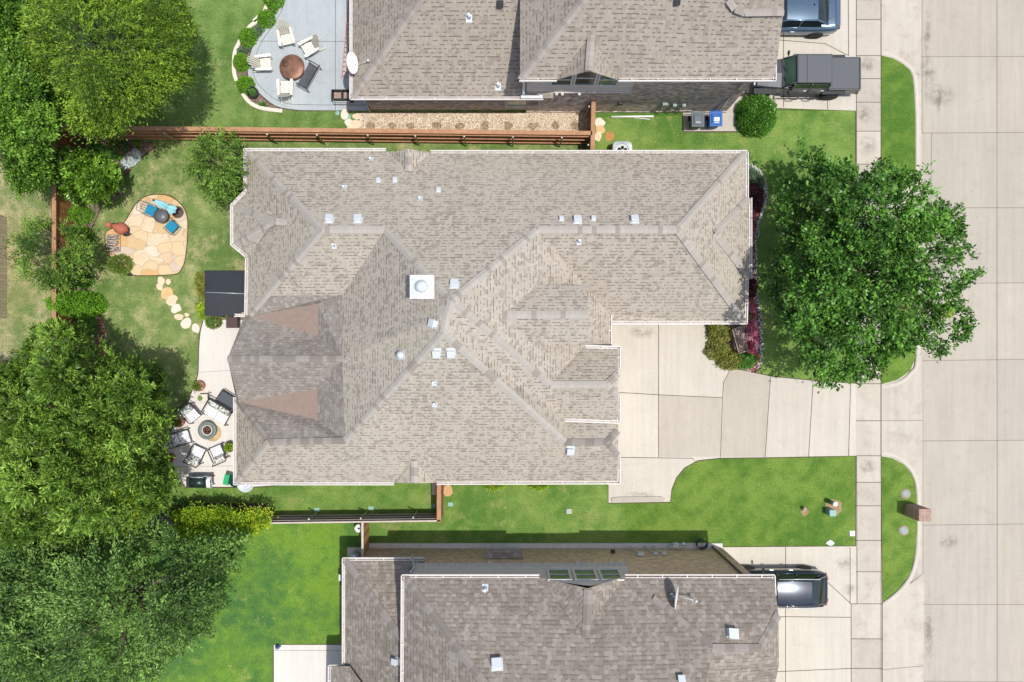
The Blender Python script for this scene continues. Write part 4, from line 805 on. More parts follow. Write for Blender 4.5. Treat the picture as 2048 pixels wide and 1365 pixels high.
# coupe at top right
BLUE = simple('slate_car_paint', (.09, .15, .215), .22, .5, .1, coat=.8)
t = thing('parked_car', 'slate blue two door coupe at the top edge of the picture beside the pickup', 'car', (13.63, 16.9, 0), math.pi)
st = [(-2.5, .7, .5, .82, .02), (-2.44, .86, .36, .98, .03), (-2.2, .93, .26, 1.02, .03), (-1.5, .96, .22, .99, .03), (-.4, .95, .22, .94, .03), (.6, .95, .22, .93, .05), (1.1, .95, .22, .93, .08), (1.9, .94, .22, .84, .06), (2.35, .86, .26, .72, .04), (2.5, .7, .32, .6, .02)]
mb = MB(); loft(mb, carbody(smooth_st(st))); mb.build('body', BLUE, t, local=True)
greenhouse(t, BLUE, -1.95, -1.25, .25, 1.15, .86, .64, .96, 1.4, pillars=(-.45,))
for x in (-1.5, 1.5):
    for y in (-.88, .88): wheel(t, x, y, .35, .25, RIMD)
for y in (-.5, .5): mb = MB(); mb.box((-2.47, y, .88), (.06, .7, .1)); mb.build('tail_light', MATS['tail_light'], t, local=True, bevel=.01); mirror(t, .8, y*1.9, .98, BLUE); mb = MB(); mb.box((2.38, y*1.2, .7), (.14, .3, .1)); mb.build('headlight', METAL, t, local=True)
mb = MB(); mb.box((-2.35, 0, 1.06), (.22, 1.5, .035)); mb.build('spoiler', BLUE, t, local=True, bevel=.01)
for y in (-.4, .4): mb = MB(); mb.box((-2.1, y, 1.036), (.44, .03, .006)); mb.build('trunk_stripe', METALD, t, local=True)
for y in (-.96, .96): mb = MB(); mb.box((-.2, y, .8), (.18, .03, .03)); mb.build('door_handle', METAL, t, local=True)
mb = MB(); mb.lathe((-1.05, -.1, 1.44), [(.05, 0), (.03, .05), (0, .06)], 10); mb.build('antenna', METALD, t, local=True)
# pickup
CHAR = simple('charcoal_car_paint', (.055, .063, .073), .38, .3, .1, coat=.3); CHART = simple('charcoal_hardtop', (.075, .084, .095), .6, 0, .12, nscale=20); BLK = simple('black_plastic', (.02, .021, .023), .65, var=.3)
t = thing('pickup_truck', 'charcoal four door pickup with hardtop and covered bed parked near the round bush', 'pickup truck', (14.27, 13.78, 0), math.pi)
def bx(name, c, d, mat, bev=.03, taper=1.0, parent=t, rz=0, M=None):
    mb = MB(); mb.box(c, d, taper=taper, rz=rz, M=M); return mb.build(name, mat, parent, local=True, bevel=bev)
mb = MB(); rg = []
for x, wd, z0, z1 in ((-1.15, .78, .5, 1.2), (.9, .78, .5, 1.2), (1.0, .74, .5, 1.2), (1.7, .68, .5, 1.17), (2.25, .6, .5, 1.12), (2.33, .58, .55, 1.02)):
    rg.append([Vector((x, y, z)) for y, z in ((-wd, z0), (-wd, z1-.1), (-wd*.93, z1-.02), (0, z1+.03), (wd*.93, z1-.02), (wd, z1-.1), (wd, z0))])
loft(mb, rg, smooth=False); mb.build('body', CHAR, t, local=True, bevel=.02)
bd = bx('truck_bed', (-1.97, 0, .86), (1.58, 1.62, .62), CHAR, .04); bx('bed_cover', (-1.95, 0, 1.18), (1.5, 1.5, .05), CHART, .02, parent=bd); bx('tailgate', (-2.75, 0, .86), (.07, 1.5, .56), CHAR, .02, parent=bd)
bx('bed_rail', (-2.7, 0, 1.22), (.05, 1.5, .04), CHAR, .01, parent=bd)
ht = bx('hardtop', (-.27, 0, 1.8), (1.75, 1.42, .16), CHART, .06, .95); bx('cab_frame', (-.3, 0, 1.25), (1.75, 1.58, .2), CHAR, .03)
bx('roof_seam', (.1, 0, 1.885), (.02, 1.3, .012), BLK, 0)
for y in (-.745, .745):
    sg = 1 if y > 0 else -1; TM = Matrix.Rotation(sg*.13, 3, 'X')
    for x in (-.65, .2): bx('side_window', (x, y, 1.54), (.7, .03, .36), CARGL, .01, M=TM); bx('door_handle', (x-.25, y+sg*.08, 1.1), (.16, .05, .04), STEEL, .01)
    for x in (-1.1, -.23, .6): bx('pillar', (x, y, 1.52), (.1, .05, .44), CHAR, .01, M=TM)
    bx('door', (.18, sg*.79, .9), (.82, .05, .52), CHAR, .02); bx('door', (-.68, sg*.79, .9), (.8, .05, .52), CHAR, .02)
    bx('front_fender', (1.85, sg*.8, .98), (1.1, .3, .08), BLK, .03); bx('rear_fender', (-1.5, sg*.86, .98), (1.15, .22, .09), BLK, .03)
    mb = MB(); mb.tube([(-.95, sg*.9, .45), (.9, sg*.9, .45)], .035, 8); 
    for x in (-.6, .25): mb.tube([(x-.25, sg*.9, .45), (x-.15, sg*1.02, .4), (x+.15, sg*1.02, .4), (x+.25, sg*.9, .45)], .025, 6)
    mb.build('side_step', BLK, t, local=True)
    mirror(t, .78, sg*.84, 1.3, BLK); 
    mb = MB(); mb.lathe((2.34, sg*.43, .95), [(0, -.02), (.1, -.02), (.1, .04), (.0, .05)], 16, M=Matrix.Rotation(math.pi/2, 3, 'Y')); mb.build('headlight', METAL, t, local=True)
    bx('tail_light', (-2.77, sg*.72, .9), (.06, .12, .3), MATS['tail_light'], .01)
mb = MB(); mb.face([(1.0, -.7, 1.22), (1.0, .7, 1.22), (.62, .63, 1.78), (.62, -.63, 1.78)]); mb.build('windshield', glass('green_glass', (.03, .09, .06), .05), t, local=True)
mb = MB(); mb.face([(-1.16, .66, 1.28), (-1.16, -.66, 1.28), (-1.1, -.62, 1.76), (-1.1, .62, 1.76)]); mb.build('rear_window', CARGL, t, local=True)
for sg in (-1, 1): mb = MB(); mb.tube([(1.02, sg*.7, 1.2), (.6, sg*.64, 1.8)], .04, 6); mb.build('windshield_pillar', CHAR, t, local=True)
for y in (-.35, .15): mb = MB(); mb.tube([(1.04, y, 1.22), (.86, y+.45, 1.44)], .012, 5); mb.build('wiper', BLK, t, local=True)
bx('grille', (2.35, 0, .88), (.04, .7, .32), BLK, .01); bx('front_bumper', (2.6, 0, .6), (.22, 1.6, .18), BLK, .03); bx('rear_bumper', (-2.8, 0, .58), (.14, 1.6, .2), BLK, .03); bx('cowl', (1.03, 0, 1.235), (.1, 1.35, .02), BLK, .005)
for x in (-1.5, 1.88):
    for y in (-.82, .82): wheel(t, x, y, .42, .27, RIMD)
# ------------------------------------------------------------------ furniture
def face_to(px, py, tx, ty): 
    a = P(px, py); b = P(tx, ty); return math.atan2(b.y-a.y, b.x-a.x)-math.pi/2
def at(px, py, zref=0.0): p = P(px, py, zref); return (p.x, p.y, 0)
def adirondack(label, px, py, rz, mat=CREAM):
    t = thing('adirondack_chair', label, 'chair', at(px, py, .35), rz, 'adirondack chairs round the rusty fire pit')
    def b(n, c, d, M=None, rz=0): mb = MB(); mb.box(c, d, M=M, rz=rz); return mb.build(n, mat, t, local=True, bevel=.006)
    mb = MB(); R = Matrix.Rotation(.16, 3, 'X')
    for i in range(6): c = R @ Vector((0, -.2+i*.093, 0)); mb.box(c+Vector((0, .05, .34)), (.5, .078, .02), M=R)
    mb.build('seat', mat, t, local=True)
    mb = MB(); R = Matrix.Rotation(.5, 3, 'X')
    for i in range(6):
        x = (i-2.5)*.086; h = .86-.045*(i-2.5)**2; mb.box(Vector((x*1.0, -.22, .3))+R @ Vector((x*.18, 0, h/2)), (.074, .02, h), M=R @ Matrix.Rotation(x*.35, 3, 'Y'))
    mb.build('backrest', CREAM2, t, local=True)
    for sg in (-1, 1):
        mb = MB(); q = [(-.07*1, -.38), (.04, -.38), (.07, .1), (.09, .34), (.05, .42), (-.06, .42), (-.075, .2)]
        mb.slab([(sg*.33+x*(1 if sg > 0 else -1), y) for x, y in (q if sg > 0 else q[::-1])], .54, .565); mb.build('armrest', mat, t, local=True)
        b('leg', (sg*.3, .33, .27), (.03, .12, .54)); b('leg', (sg*.27, -.25, .2), (.03, .9, .1), M=Matrix.Rotation(.3, 3, 'X'))
    return t
adirondack('cream adirondack chair at the top of the rusty fire pit', 573, 76, face_to(573, 76, 583, 133)+.05)
adirondack('cream adirondack chair right of the rusty fire pit, turned toward it', 620, 96, face_to(620, 96, 575, 118)+.05)
adirondack('cream adirondack chair left of the rusty fire pit, near the bed edging', 528, 128, face_to(528, 128, 583, 124))
adirondack('cream adirondack chair below the rusty fire pit with upright back', 572, 178, face_to(572, 178, 571, 133))
c = at(583, 133, .5); t = thing('fire_pit', 'round rusty copper fire bowl with lid on the grey patio', 'fire pit', c)
mb = MB(); mb.lathe((0, 0, 0), [(.3, 0), (.34, .1), (.6, .38), (.62, .42), (.6, .44), (.3, .46), (0, .465)], 40); mb.build('bowl', simple('rusty_copper', (.2, .095, .06), .5, .3, .6, nscale=2.2), t, local=True)
mb = MB(); mb.lathe((-.3, .13, .45), [(.15, 0), (.15, .03), (0, .035)], 24); mb.build('lid_plate', simple('dark_rust', (.12, .06, .035), .6, .3, .3), t, local=True)
t = thing('bench', 'dark slatted metal garden bench beside the rusty fire pit', 'bench', at(617, 152, .4), math.radians(-29))
mb = MB()
for i in range(9): mb.box((-.26+i*.055, 0, .4), (.032, 1.22, .02))
mb.build('seat', METALD, t, local=True)
mb = MB()
for i in range(7): mb.box((.27+i*.018, 0, .48+i*.062), (.02, 1.22, .03))
mb.build('backrest', METALD, t, local=True)
for sg in (-1, 1):
    mb = MB(); mb.tube([(-.3, sg*.64, 0), (-.3, sg*.64, .58), (-.2, sg*.64, .64), (.3, sg*.64, .62), (.42, sg*.64, .9)], .022, 6); mb.tube([(.3, sg*.64, 0), (.28, sg*.64, .6)], .022, 6); mb.build('frame', METALD, t, local=True)
# ladder, spa/grill box, dish
t = thing('extension_ladder', 'long pink fibreglass extension ladder lying against the wall under the eave', 'ladder'); 
a = P(684, 156, .15); b = P(698, 4, .15); mb = MB(); d = (b-a); Ln = d.length; d.normalize(); s_ = Vector((d.y, -d.x, 0)); M = Matrix((d, Vector((-d.y, d.x, 0)), (0, 0, 1))).transposed()
t.location = ((a.x+b.x)/2, (a.y+b.y)/2, 0); PINK = simple('pink_fibreglass', (.66, .3, .22), .6, var=.15)
for k, off in enumerate((-.03, .17, .36)):
    mb = MB(); c = (a+b)/2+s_*off; mb.box(c, (Ln-(.1*k), .035, .09), M=M); mb.build('rail', PINK, t)
for k in range(16):
    mb = MB(); c = a+d*(Ln*(k+.5)/16)+s_*.17; mb.tube([c-s_*.2, c+s_*.22], .018, 6); mb.build('rung', STEEL, t)
t = thing('grill_station', 'dark open storage bench with two bins at the grey patio corner', 'storage bench', at(684, 190, .5))
mb = MB(); mb.box((0, 0, .03), (1.0, .46, .05)); 
for c, d_ in (((0, .22, .3), (1.0, .03, .6)), ((0, -.22, .3), (1.0, .03, .6)), ((-.49, 0, .3), (.03, .46, .6)), ((.49, 0, .3), (.03, .46, .6)), ((0, 0, .3), (.04, .44, .58))): mb.box(c, d_)
mb.build('cabinet', METALD, t, local=True); mb = MB(); mb.box((-.24, 0, .2), (.4, .36, .26)); mb.box((.24, 0, .2), (.4, .36, .26)); mb.build('shelf', WOODG, t, local=True)
mb = MB(); mb.tube([(-.4, -.3, .6), (-.4, -.38, .62), (.4, -.38, .62), (.4, -.3, .6)], .02, 6); mb.build('handle', STEEL, t, local=True)
def dish(label, px, py, arm_dir, sc=1.0, tilt=.9, yaw=0.0):
    p, n = hit(px, py); t = thing('satellite_dish', label, 'satellite dish', tuple(p))
    base = Vector(arm_dir)
    mb = MB(); mb.lathe(base, [(.07, 0), (.07, .02), (.03, .05)], 12); mb.tube([base, base+Vector((0, 0, .3)), Vector((0, 0, .42))], .025*sc, 8); mb.build('mast', METAL, t, local=True)
    M = Matrix.Rotation(yaw, 3, 'Z') @ Matrix.Rotation(tilt, 3, 'Y'); mb = MB()
    mb.lathe((0, 0, .5), [(0, -.07), (.18*sc, -.055), (.34*sc, -.0), (.36*sc, .01), (.345*sc, .015), (.18*sc, -.035), (0, -.05)], 32, M=M, sy=1.25); mb.build('reflector', METAL if sc < 1 else WHITE, t, local=True)
    mb = MB(); e = Vector((0, 0, .5))+M @ Vector((.12, 0, .72*sc)); mb.tube([Vector((0, 0, .5))+M @ Vector((.34*sc, 0, 0)), e], .02, 6); mb.lathe(e, [(.06, -.05), (.07, .05), (0, .07)], 10, M=M); mb.build('receiver_arm', STEEL, t, local=True)
# dish beside the upper eave: mast stands on the wing roof
dish('pale oval satellite dish beside the corner of the top left roof eave', 709, 134, (.12, 0, 0), 1.12, 1.05, .0)
dish('white satellite dish with dark shadow on the lower house roof', 1348, 1189, (-.1, .0, .0), 1.1, 1.25, -.12)
# bins
def bin_(label, px, py, mat, lab):
    t = thing('wheelie_bin', label, 'bin', at(px, py, 1.0), 0, 'wheelie bins on the concrete pad')
    mb = MB(); mb.box((0, 0, .52), (.5, .6, .92), M=Matrix.Rotation(math.pi, 3, 'X'), taper=.82); mb.build('body', mat, t, local=True, bevel=.03)
    mb = MB(); mb.box((0, 0, 1.0), (.62, .74, .05)); mb.box((0, -.03, 1.04), (.48, .54, .04), taper=.9); mb.box((0, -.06, 1.065), (.4, .42, .025), taper=.92); mb.build('lid', mat, t, local=True, bevel=.025)
    mb = MB(); mb.tube([(-.25, .42, .98), (.25, .42, .98)], .02, 8); mb.build('handle', mat, t, local=True)
    for sg in (-1, 1): mb = MB(); mb.lathe((sg*.24, .3, .13), [(.13, -.03), (.13, .03)], 14, M=Matrix.Rotation(math.pi/2, 3, 'Y')); mb.build('wheel', RUBBER, t, local=True)
    mb = MB()
    if lab == 1: mb.box((.02, -.04, 1.081), (.26, .17, .006)); mb.box((.02, -.19, 1.081), (.24, .035, .006))
    else: 
        for i in range(6): mb.box((-.1+i*.04, -.16, 1.081), (.026, .035, .006))
    mb.build('sticker', WHITE, t, local=True)
bin_('grey wheelie bin with embossed lid on the concrete pad', 1396, 239, simple('grey_plastic', (.085, .11, .125), .45, var=.08), 0)
bin_('bright blue recycling bin with white label on the concrete pad', 1432, 238, simple('blue_plastic', (.004, .1, .36), .4, var=.08), 1)
mb = MB(); a, b = P(1222, 234, .1), P(1307, 233, .1); mb.tube([a, b], .05, 8); a, b = P(1268, 236, .05), P(1300, 239, .05); mb.tube([a, b], .02, 6); tag(mb.build('drain_pipe', WHITE), 'white downspout lengths lying on the grass at the brick wall base', 'pipe')
# air conditioner
t = thing('air_conditioner', 'pale square air conditioner unit half under the upper eave of middle house', 'air conditioner', at(1245, 302, .85))
mb = MB(); mb.box((0, 0, .4), (.88, .88, .78)); mb.build('cabinet', STEEL, t, local=True, bevel=.05); mb = MB()
q = [(.47*math.copysign(abs(math.cos(a))**.45, math.cos(a)), .47*math.copysign(abs(math.sin(a))**.45, math.sin(a))) for a in [2*math.pi*i/48 for i in range(48)]]
for i in range(48):
    j = (i+1) % 48; a0, a1 = 2*math.pi*i/48, 2*math.pi*j/48; r0 = (math.cos(a0)*.33, math.sin(a0)*.33); r1 = (math.cos(a1)*.33, math.sin(a1)*.33)
    mb.face([(*q[i], .84), (*q[j], .84), (*r1, .86), (*r0, .86)]); mb.face([(*q[i], .76), (*q[j], .76), (*q[j], .84), (*q[i], .84)]); mb.face([(*r0, .86), (*r1, .86), (*r1, .72), (*r0, .72)])
mb.build('lid', GALV, t, local=True); mb = MB(); mb.lathe((0, 0, .74), [(.32, 0), (0, .0)], 24); mb.build('fan_opening', METALD, t, local=True)
mb = MB()
for k in range(3): mb.box((0, 0, .78), (.5, .14, .02), rz=k*math.pi/3+.5)
mb.lathe((0, 0, .8), [(.1, 0), (.1, .06), (0, .08)], 14); mb.build('fan', METAL, t, local=True)
# utilities on the front lawn
t = thing('utility_pedestal', 'green cylinder utility pedestal with white cap on the front lawn', 'utility pedestal', at(1671, 1009, .75)); mb = MB(); mb.lathe((0, 0, 0), [(.11, 0), (.11, .68)], 16); mb.build('post', simple('utility_green', (.08, .2, .15), .6), t, local=True); mb = MB(); mb.lathe((0, 0, .68), [(.12, 0), (.12, .06), (.08, .09), (0, .1)], 16); mb.build('cap', WHITE, t, local=True)
t = thing('utility_box', 'pale green square utility box next to the white capped pedestal', 'utility box', at(1666, 1027, .6)); mb = MB(); mb.box((0, 0, .27), (.3, .3, .54)); mb.build('housing', simple('utility_pale_green', (.19, .34, .32), .55), t, local=True, bevel=.02); mb = MB(); mb.box((0, 0, .56), (.35, .34, .07), taper=.93); mb.build('lid', MATS['utility_pale_green'], t, local=True, bevel=.02)
def soil_spot(px, py, r): 
    mb = MB(); c = P(px, py); q = [(c.x+math.cos(2*math.pi*i/14)*r*random.uniform(.7, 1.2), c.y+math.sin(2*math.pi*i/14)*r*random.uniform(.7, 1.2)) for i in range(14)]; mb.face([(x, y, .011) for x, y in q]); tag(mb.build('bare_patch', MATS['bare_soil']), kind='structure')
soil_spot(1668, 1014, .42); soil_spot(1610, 1024, .2)
mb = MB(); c = at(1610, 1018, .3); mb.lathe(c, [(.05, 0), (.05, .22), (.08, .22), (.08, .3), (.05, .34), (0, .34)], 10); mb.box((c[0], c[1]-.08, .18), (.05, .16, .05)); tag(mb.build('standpipe', simple('rusty_pipe', (.4, .34, .3), .6, .3, .4)), 'small rusty standpipe sticking up from the front lawn', 'standpipe')
LID = simple('iron_lid', (.26, .3, .3), .6, .2, .2)
def rlid(label, px, py, r, cat='manhole cover', name='manhole_cover'):
    t = thing(name, label, cat, at(px, py)); mb = MB(); mb.lathe((0, 0, .0), [(r+.07, .005), (r+.07, .02), (r+.01, .022)], 28); mb.build('soil_rim', simple('tan_ring', (.3, .25, .16), .9, var=.3) if 'tan_ring' not in MATS else MATS['tan_ring'], t, local=True)
    mb = MB(); mb.lathe((0, 0, .0), [(r, .024), (r, .034), (r*.72, .036), (r*.7, .03), (r*.66, .036), (0, .04)], 28); mb.box((r*.3, 0, .042), (.06, .03, .01)); mb.build('cover', LID, t, local=True)
rlid('round grey iron manhole cover in the verge above the brick mailbox', 1811, 988, .19); rlid('round grey iron manhole cover in the verge below the brick mailbox', 1807, 1061, .19)
VG = simple('valve_green', (.2, .42, .34), .6, var=.1)
def vbox(label, px, py, sx=.26, sy=.2, mat=VG, rd=False):
    t = thing('valve_box', label, 'valve box', at(px, py), 0, 'irrigation valve box lids'); mb = MB()
    if rd: mb.lathe((0, 0, 0), [(.11, .005), (.11, .04), (0, .045)], 18)
    else: mb.box((0, 0, .03), (sx, sy, .04))
    mb.build('cover', mat, t, local=True, bevel=.008); mb = MB()
    for i in range(3): mb.box((0, (i-1)*.05, .052), (sx*.7 if not rd else .1, .018, .006))
    mb.build('rib', MATS['iron_lid'], t, local=True)
vbox('green valve box lid left of three along the dark lower fence', 634, 1020); vbox('green valve box lid in the grass above the hose reel fence', 742, 1017); vbox('green valve box lid at the right end of the dark fence', 868, 1012, .22)
vbox('green valve box lid on the grass right of the gate fence', 901, 1009); vbox('grey valve box lid in the side lawn below the house eave', 1138, 1023, .26, .24, simple('grey_lid', (.4, .42, .4), .7)); vbox('white square water meter lid beside the sidewalk', 1704, 1067, .26, .26, WHITE)
vbox('round green valve lid left of the stones by the grey patio', 675, 227, rd=True); vbox('round green valve lid right of the stones by the grey patio', 698, 234, rd=True)
mb = MB(); c = P(1660, 1086); mb.slab([(c.x+math.cos(a)*.22*k, c.y+math.sin(a)*.15*k) for a, k in ((0, 1), (.9, .8), (1.6, 1.1), (2.4, .9), (3.2, 1.1), (4, .85), (4.8, 1), (5.5, .9))], .01, .06); tag(mb.build('flat_rock', simple('pale_rock', (.5, .52, .54), .8, var=.2)), 'pale flat rock in the lawn beside the lower driveway', 'rock')
# mailbox
t = thing('brick_mailbox', 'red brown brick mailbox pillar at the street kerb', 'mailbox', (P(1850, 1031, 1.45).x, P(1850, 1031, 1.45).y, -.15))
mb = MB(); mb.box((0, 0, .78), (.58, .58, 1.56)); mb.build('pillar', BRK_MB, t, local=True); mb = MB()
for i in range(2):
    for k in range(7): mb.box((-.15+i*.3, -.26+k*.087, 1.575), (.28, .078, .05))
mb.build('cap', simple('cap_brick', (.33, .2, .16), .85, var=.4, nscale=7), t, local=True, bevel=.006); mb = MB(); mb.box((0, 0, 1.57), (.56, .56, .04)); mb.build('mortar', simple('mortar', (.5, .46, .4), .9), t, local=True)
mb = MB(); mb.box((.3, 0, 1.2), (.03, .22, .2)); mb.build('door', METALD, t, local=True)
# ---- white patio
CUSH = simple('white_cushion', (.74, .74, .76), .8, var=.05, nscale=6)
def pillow_mat():
    m, n, b, o = newmat('leaf_print_pillow'); tc = N(n, 'TexCoord'); f = noisef(n, tc.outputs['Object'], 9, 2, .5); L(n, ramp(n, f, [(.4, (.12, .13, .11)), (.48, (.4, .42, .38)), (.55, (.74, .74, .7))]), b.inputs['Base Color']); b.inputs['Roughness'].default_value = .85; return m
PIL = pillow_mat()
def seat(label, px, py, rz, n=1, name='patio_chair', cat='chair', grp='cushioned chairs round the patio fire pit'):
    wd = .62*n; t = thing(name, label, cat, at(px, py, .4), rz, grp)
    for k in range(n):
        x = (k-(n-1)/2)*.6; mb = MB(); mb.box((x, .06, .4), (.58, .62, .12)); mb.build('seat_cushion', CUSH, t, local=True, bevel=.035)
        mb = MB(); mb.box((x, -.24, .58), (.56, .2, .42), M=Matrix.Rotation(.45, 3, 'X')); mb.build('pillow', PIL, t, local=True, bevel=.06)
    hw = wd/2+.04
    for sg in (-1, 1):
        mb = MB(); mb.tube([(sg*hw, .38, 0), (sg*hw, .36, .58), (sg*hw, .3, .62), (sg*hw, -.36, .6), (sg*hw, -.5, .9)], .022, 6); mb.tube([(sg*hw, -.36, 0), (sg*hw, -.36, .6)], .022, 6); mb.box((sg*hw, 0, .63), (.055, .62, .02)); mb.build('armrest', METALD, t, local=True)
    mb = MB(); mb.tube([(-hw, -.5, .9), (hw, -.5, .9)], .025, 6); mb.tube([(-hw, -.36, .33), (hw, -.36, .33)], .02, 6); mb.tube([(-hw, .36, .33), (hw, .36, .33)], .02, 6)
    for i in range(5*n): mb.tube([(-hw+2*hw*(i+.5)/(5*n), -.36, .36), (-hw+2*hw*(i+.5)/(5*n), -.5, .9)], .008, 5)
    mb.build('back_frame', METALD, t, local=True); return t
FP = (414, 863)
seat('white cushioned patio chair above left of the fire pit, nearest the lawn', 383, 827, face_to(383, 827, *FP))
seat('white cushioned patio chair left of the fire pit beside the middle terracotta pot', 364, 876, face_to(364, 876, FP[0], FP[1]-2))
seat('white cushioned patio chair below the fire pit on its left', 395, 909, face_to(395, 909, FP[0]+4, FP[1]-6))
seat('white cushioned patio chair below right of the fire pit near the black planter', 437, 907, face_to(437, 907, FP[0]+2, FP[1]-4))
seat('white cushioned two seat sofa above right of the fire pit', 436, 825, face_to(436, 825, *FP), 2, 'patio_sofa', 'sofa', None)
t = thing('sling_chair', 'dark grey sling lounge chair tucked behind the sofa under the eave', 'chair', at(455, 802, .4), math.radians(-32)+math.pi/2*0)
mb = MB(); mb.box((0, 0, .36), (1.0, .6, .05), M=Matrix.Rotation(.1, 3, 'X')); mb.build('seat', simple('sling', (.07, .085, .1), .7, var=.2), t, local=True, bevel=.02)
mb = MB(); mb.tube([(-.53, -.34, .4), (-.5, .32, .42), (-.42, .38, .43), (.42, .38, .43), (.5, .32, .42), (.53, -.34, .4), (-.53, -.34, .4)], .025, 6); mb.build('frame', METALD, t, local=True)
for x in (-.45, .45):
    for y in (-.3, .3): mb = MB(); mb.tube([(x, y, 0), (x, y, .38)], .02, 6); mb.build('leg', METALD, t, local=True)
t = thing('fire_pit', 'round grey stone fire pit with lava rocks on the white patio', 'fire pit', at(414, 861, .35))
mb = MB(); mb.lathe((0, 0, 0), [(.34, 0), (.42, .1), (.46, .34), (.44, .38), (.3, .38), (.27, .33)], 40); mb.build('bowl', simple('grey_green_stone', (.14, .17, .15), .6, var=.2), t, local=True)
mb = MB(); mb.lathe((0, 0, 0), [(.28, .35), (.25, .375), (.21, .35)], 30); mb.build('burner_ring', STEEL, t, local=True); mb = MB()
for i in range(60): a = random.uniform(0, 6.28); r = .2*random.random()**.5; mb.lathe((math.cos(a)*r, math.sin(a)*r, .385), [(.0, -.02), (.026, 0), (.018, .022), (0, .028)], 6, smooth=False)
tag(mb.build('lava_rocks', simple('lava_rock', (.22, .1, .07), .9, var=.6, nscale=12), t, local=True), kind='stuff')
mb = MB(); c = at(426, 866); mb.lathe(c, [(.43, .022), (.43, .035), (0, .036)], 36); tag(mb.build('round_mat', simple('straw', (.5, .38, .2), .9, var=.25)), 'round straw mat peeking out beneath the stone fire pit', 'mat')
t = thing('side_table', 'small pale metal side table holding a plant near the top terracotta pot', 'table', at(407, 797, .45), .05)
mb = MB(); mb.box((0, 0, .43), (.42, .4, .03)); mb.build('tabletop', simple('pale_tan', (.6, .56, .47), .6), t, local=True, bevel=.01); mb = MB(); mb.tube([(.24, -.25, 0), (.24, -.25, .5), (.24, .25, .5), (.24, .25, 0)], .016, 6); mb.tube([(-.18, -.2, 0), (-.18, -.2, .42)], .015, 6); mb.tube([(-.18, .2, 0), (-.18, .2, .42)], .015, 6); mb.build('frame', METALD, t, local=True)
# grill
t = thing('barbecue_grill', 'dark green barrel barbecue grill at the lower end of the white patio', 'barbecue', at(396, 965, .9))
DG = simple('dark_green_enamel', (.018, .04, .035), .35, .2, .2)
R = Matrix.Rotation(math.pi/2, 3, 'Y'); mb = MB(); mb.lathe((.0, 0, .86), [(.0, -.36), (.27, -.36), (.28, 0), (.27, .36), (0, .36)], 24, M=R); mb.build('barrel', DG, t, local=True)
mb = MB(); mb.box((-.47, 0, .82), (.28, .52, .04)); mb.build('side_shelf', METALD, t, local=True, bevel=.01); mb = MB(); mb.box((.48, 0, .82), (.3, .52, .04)); mb.build('side_shelf', simple('slate_shelf', (.05, .09, .11), .5), t, local=True, bevel=.01)
mb = MB(); mb.tube([(-.3, .25, 1.02), (.3, .25, 1.02)], .018, 6); mb.tube([(.64, -.28, .84), (.64, .28, .84)], .015, 6); mb.tube([(-.6, .28, .84), (.64, .28, .84)], .012, 6); mb.build('handle', METAL, t, local=True)
for x in (-.5, .5):
    for y in (-.2, .2): mb = MB(); mb.tube([(x, y, 0), (x, y, .8)], .025, 6); mb.build('leg', METALD, t, local=True)
t = thing('folded_towel', 'white folded towel draped over the barbecue grill end', 'towel', (at(420, 965, 1.1)[0]-.08, at(396, 965, .9)[1], .86)); mb = MB(); rg = []
for i in range(9): a = math.radians(20+140*i/8); rg.append([Vector((x+.015*math.sin(i*1.7), math.cos(a)*.292, math.sin(a)*.292)) for x in (-.1, -.05, 0, .05, .1)])
loft(mb, rg, ends=False); mb.build('towel_cloth', WHITE, t, local=True)
t = thing('storage_box', 'bright green folded bag standing beside the kamado grill', 'bag', at(452, 960, .8), math.radians(-13)); mb = MB(); mb.box((0, 0, .4), (.26, .54, .78), taper=.96); mb.build('box', simple('bright_green', (.0, .36, .13), .5, var=.08), t, local=True, bevel=.02); mb = MB(); mb.box((0, 0, .795), (.24, .5, .02)); mb.build('lid', MATS['bright_green'], t, local=True, bevel=.005)
t = thing('kamado_grill', 'dark green egg shaped kamado grill under the patio roof corner', 'grill', at(467, 964, 1.0)); mb = MB(); mb.lathe((0, 0, .15), [(.1, 0), (.24, .1), (.32, .35), (.33, .5), (.28, .72), (.16, .85), (.1, .88), (0, .88)], 28); mb.build('body', simple('kamado_green', (.005, .09, .065), .25, var=.2), t, local=True)
mb = MB(); mb.lathe((0, 0, 1.02), [(.09, 0), (.1, .06), (.06, .08), (0, .08)], 16); mb.build('chimney_cap', METALD, t, local=True); mb = MB(); mb.box((0, 0, .1), (.5, .5, .2)); mb.build('stand', METALD, t, local=True)
t = thing('water_bowl', 'wide white round basin half hidden under the lower left eave corner', 'basin', at(491, 968, .8)); mb = MB(); mb.lathe((0, 0, 0), [(.2, 0), (.12, .1), (.1, .55), (.3, .68), (.42, .8), (.42, .83), (.39, .83), (.26, .73), (.2, .72), (.19, .74), (.16, .72), (0, .71)], 40); mb.build('bowl', simple('white_glaze', (.62, .68, .74), .25, .2, .06), t, local=True)
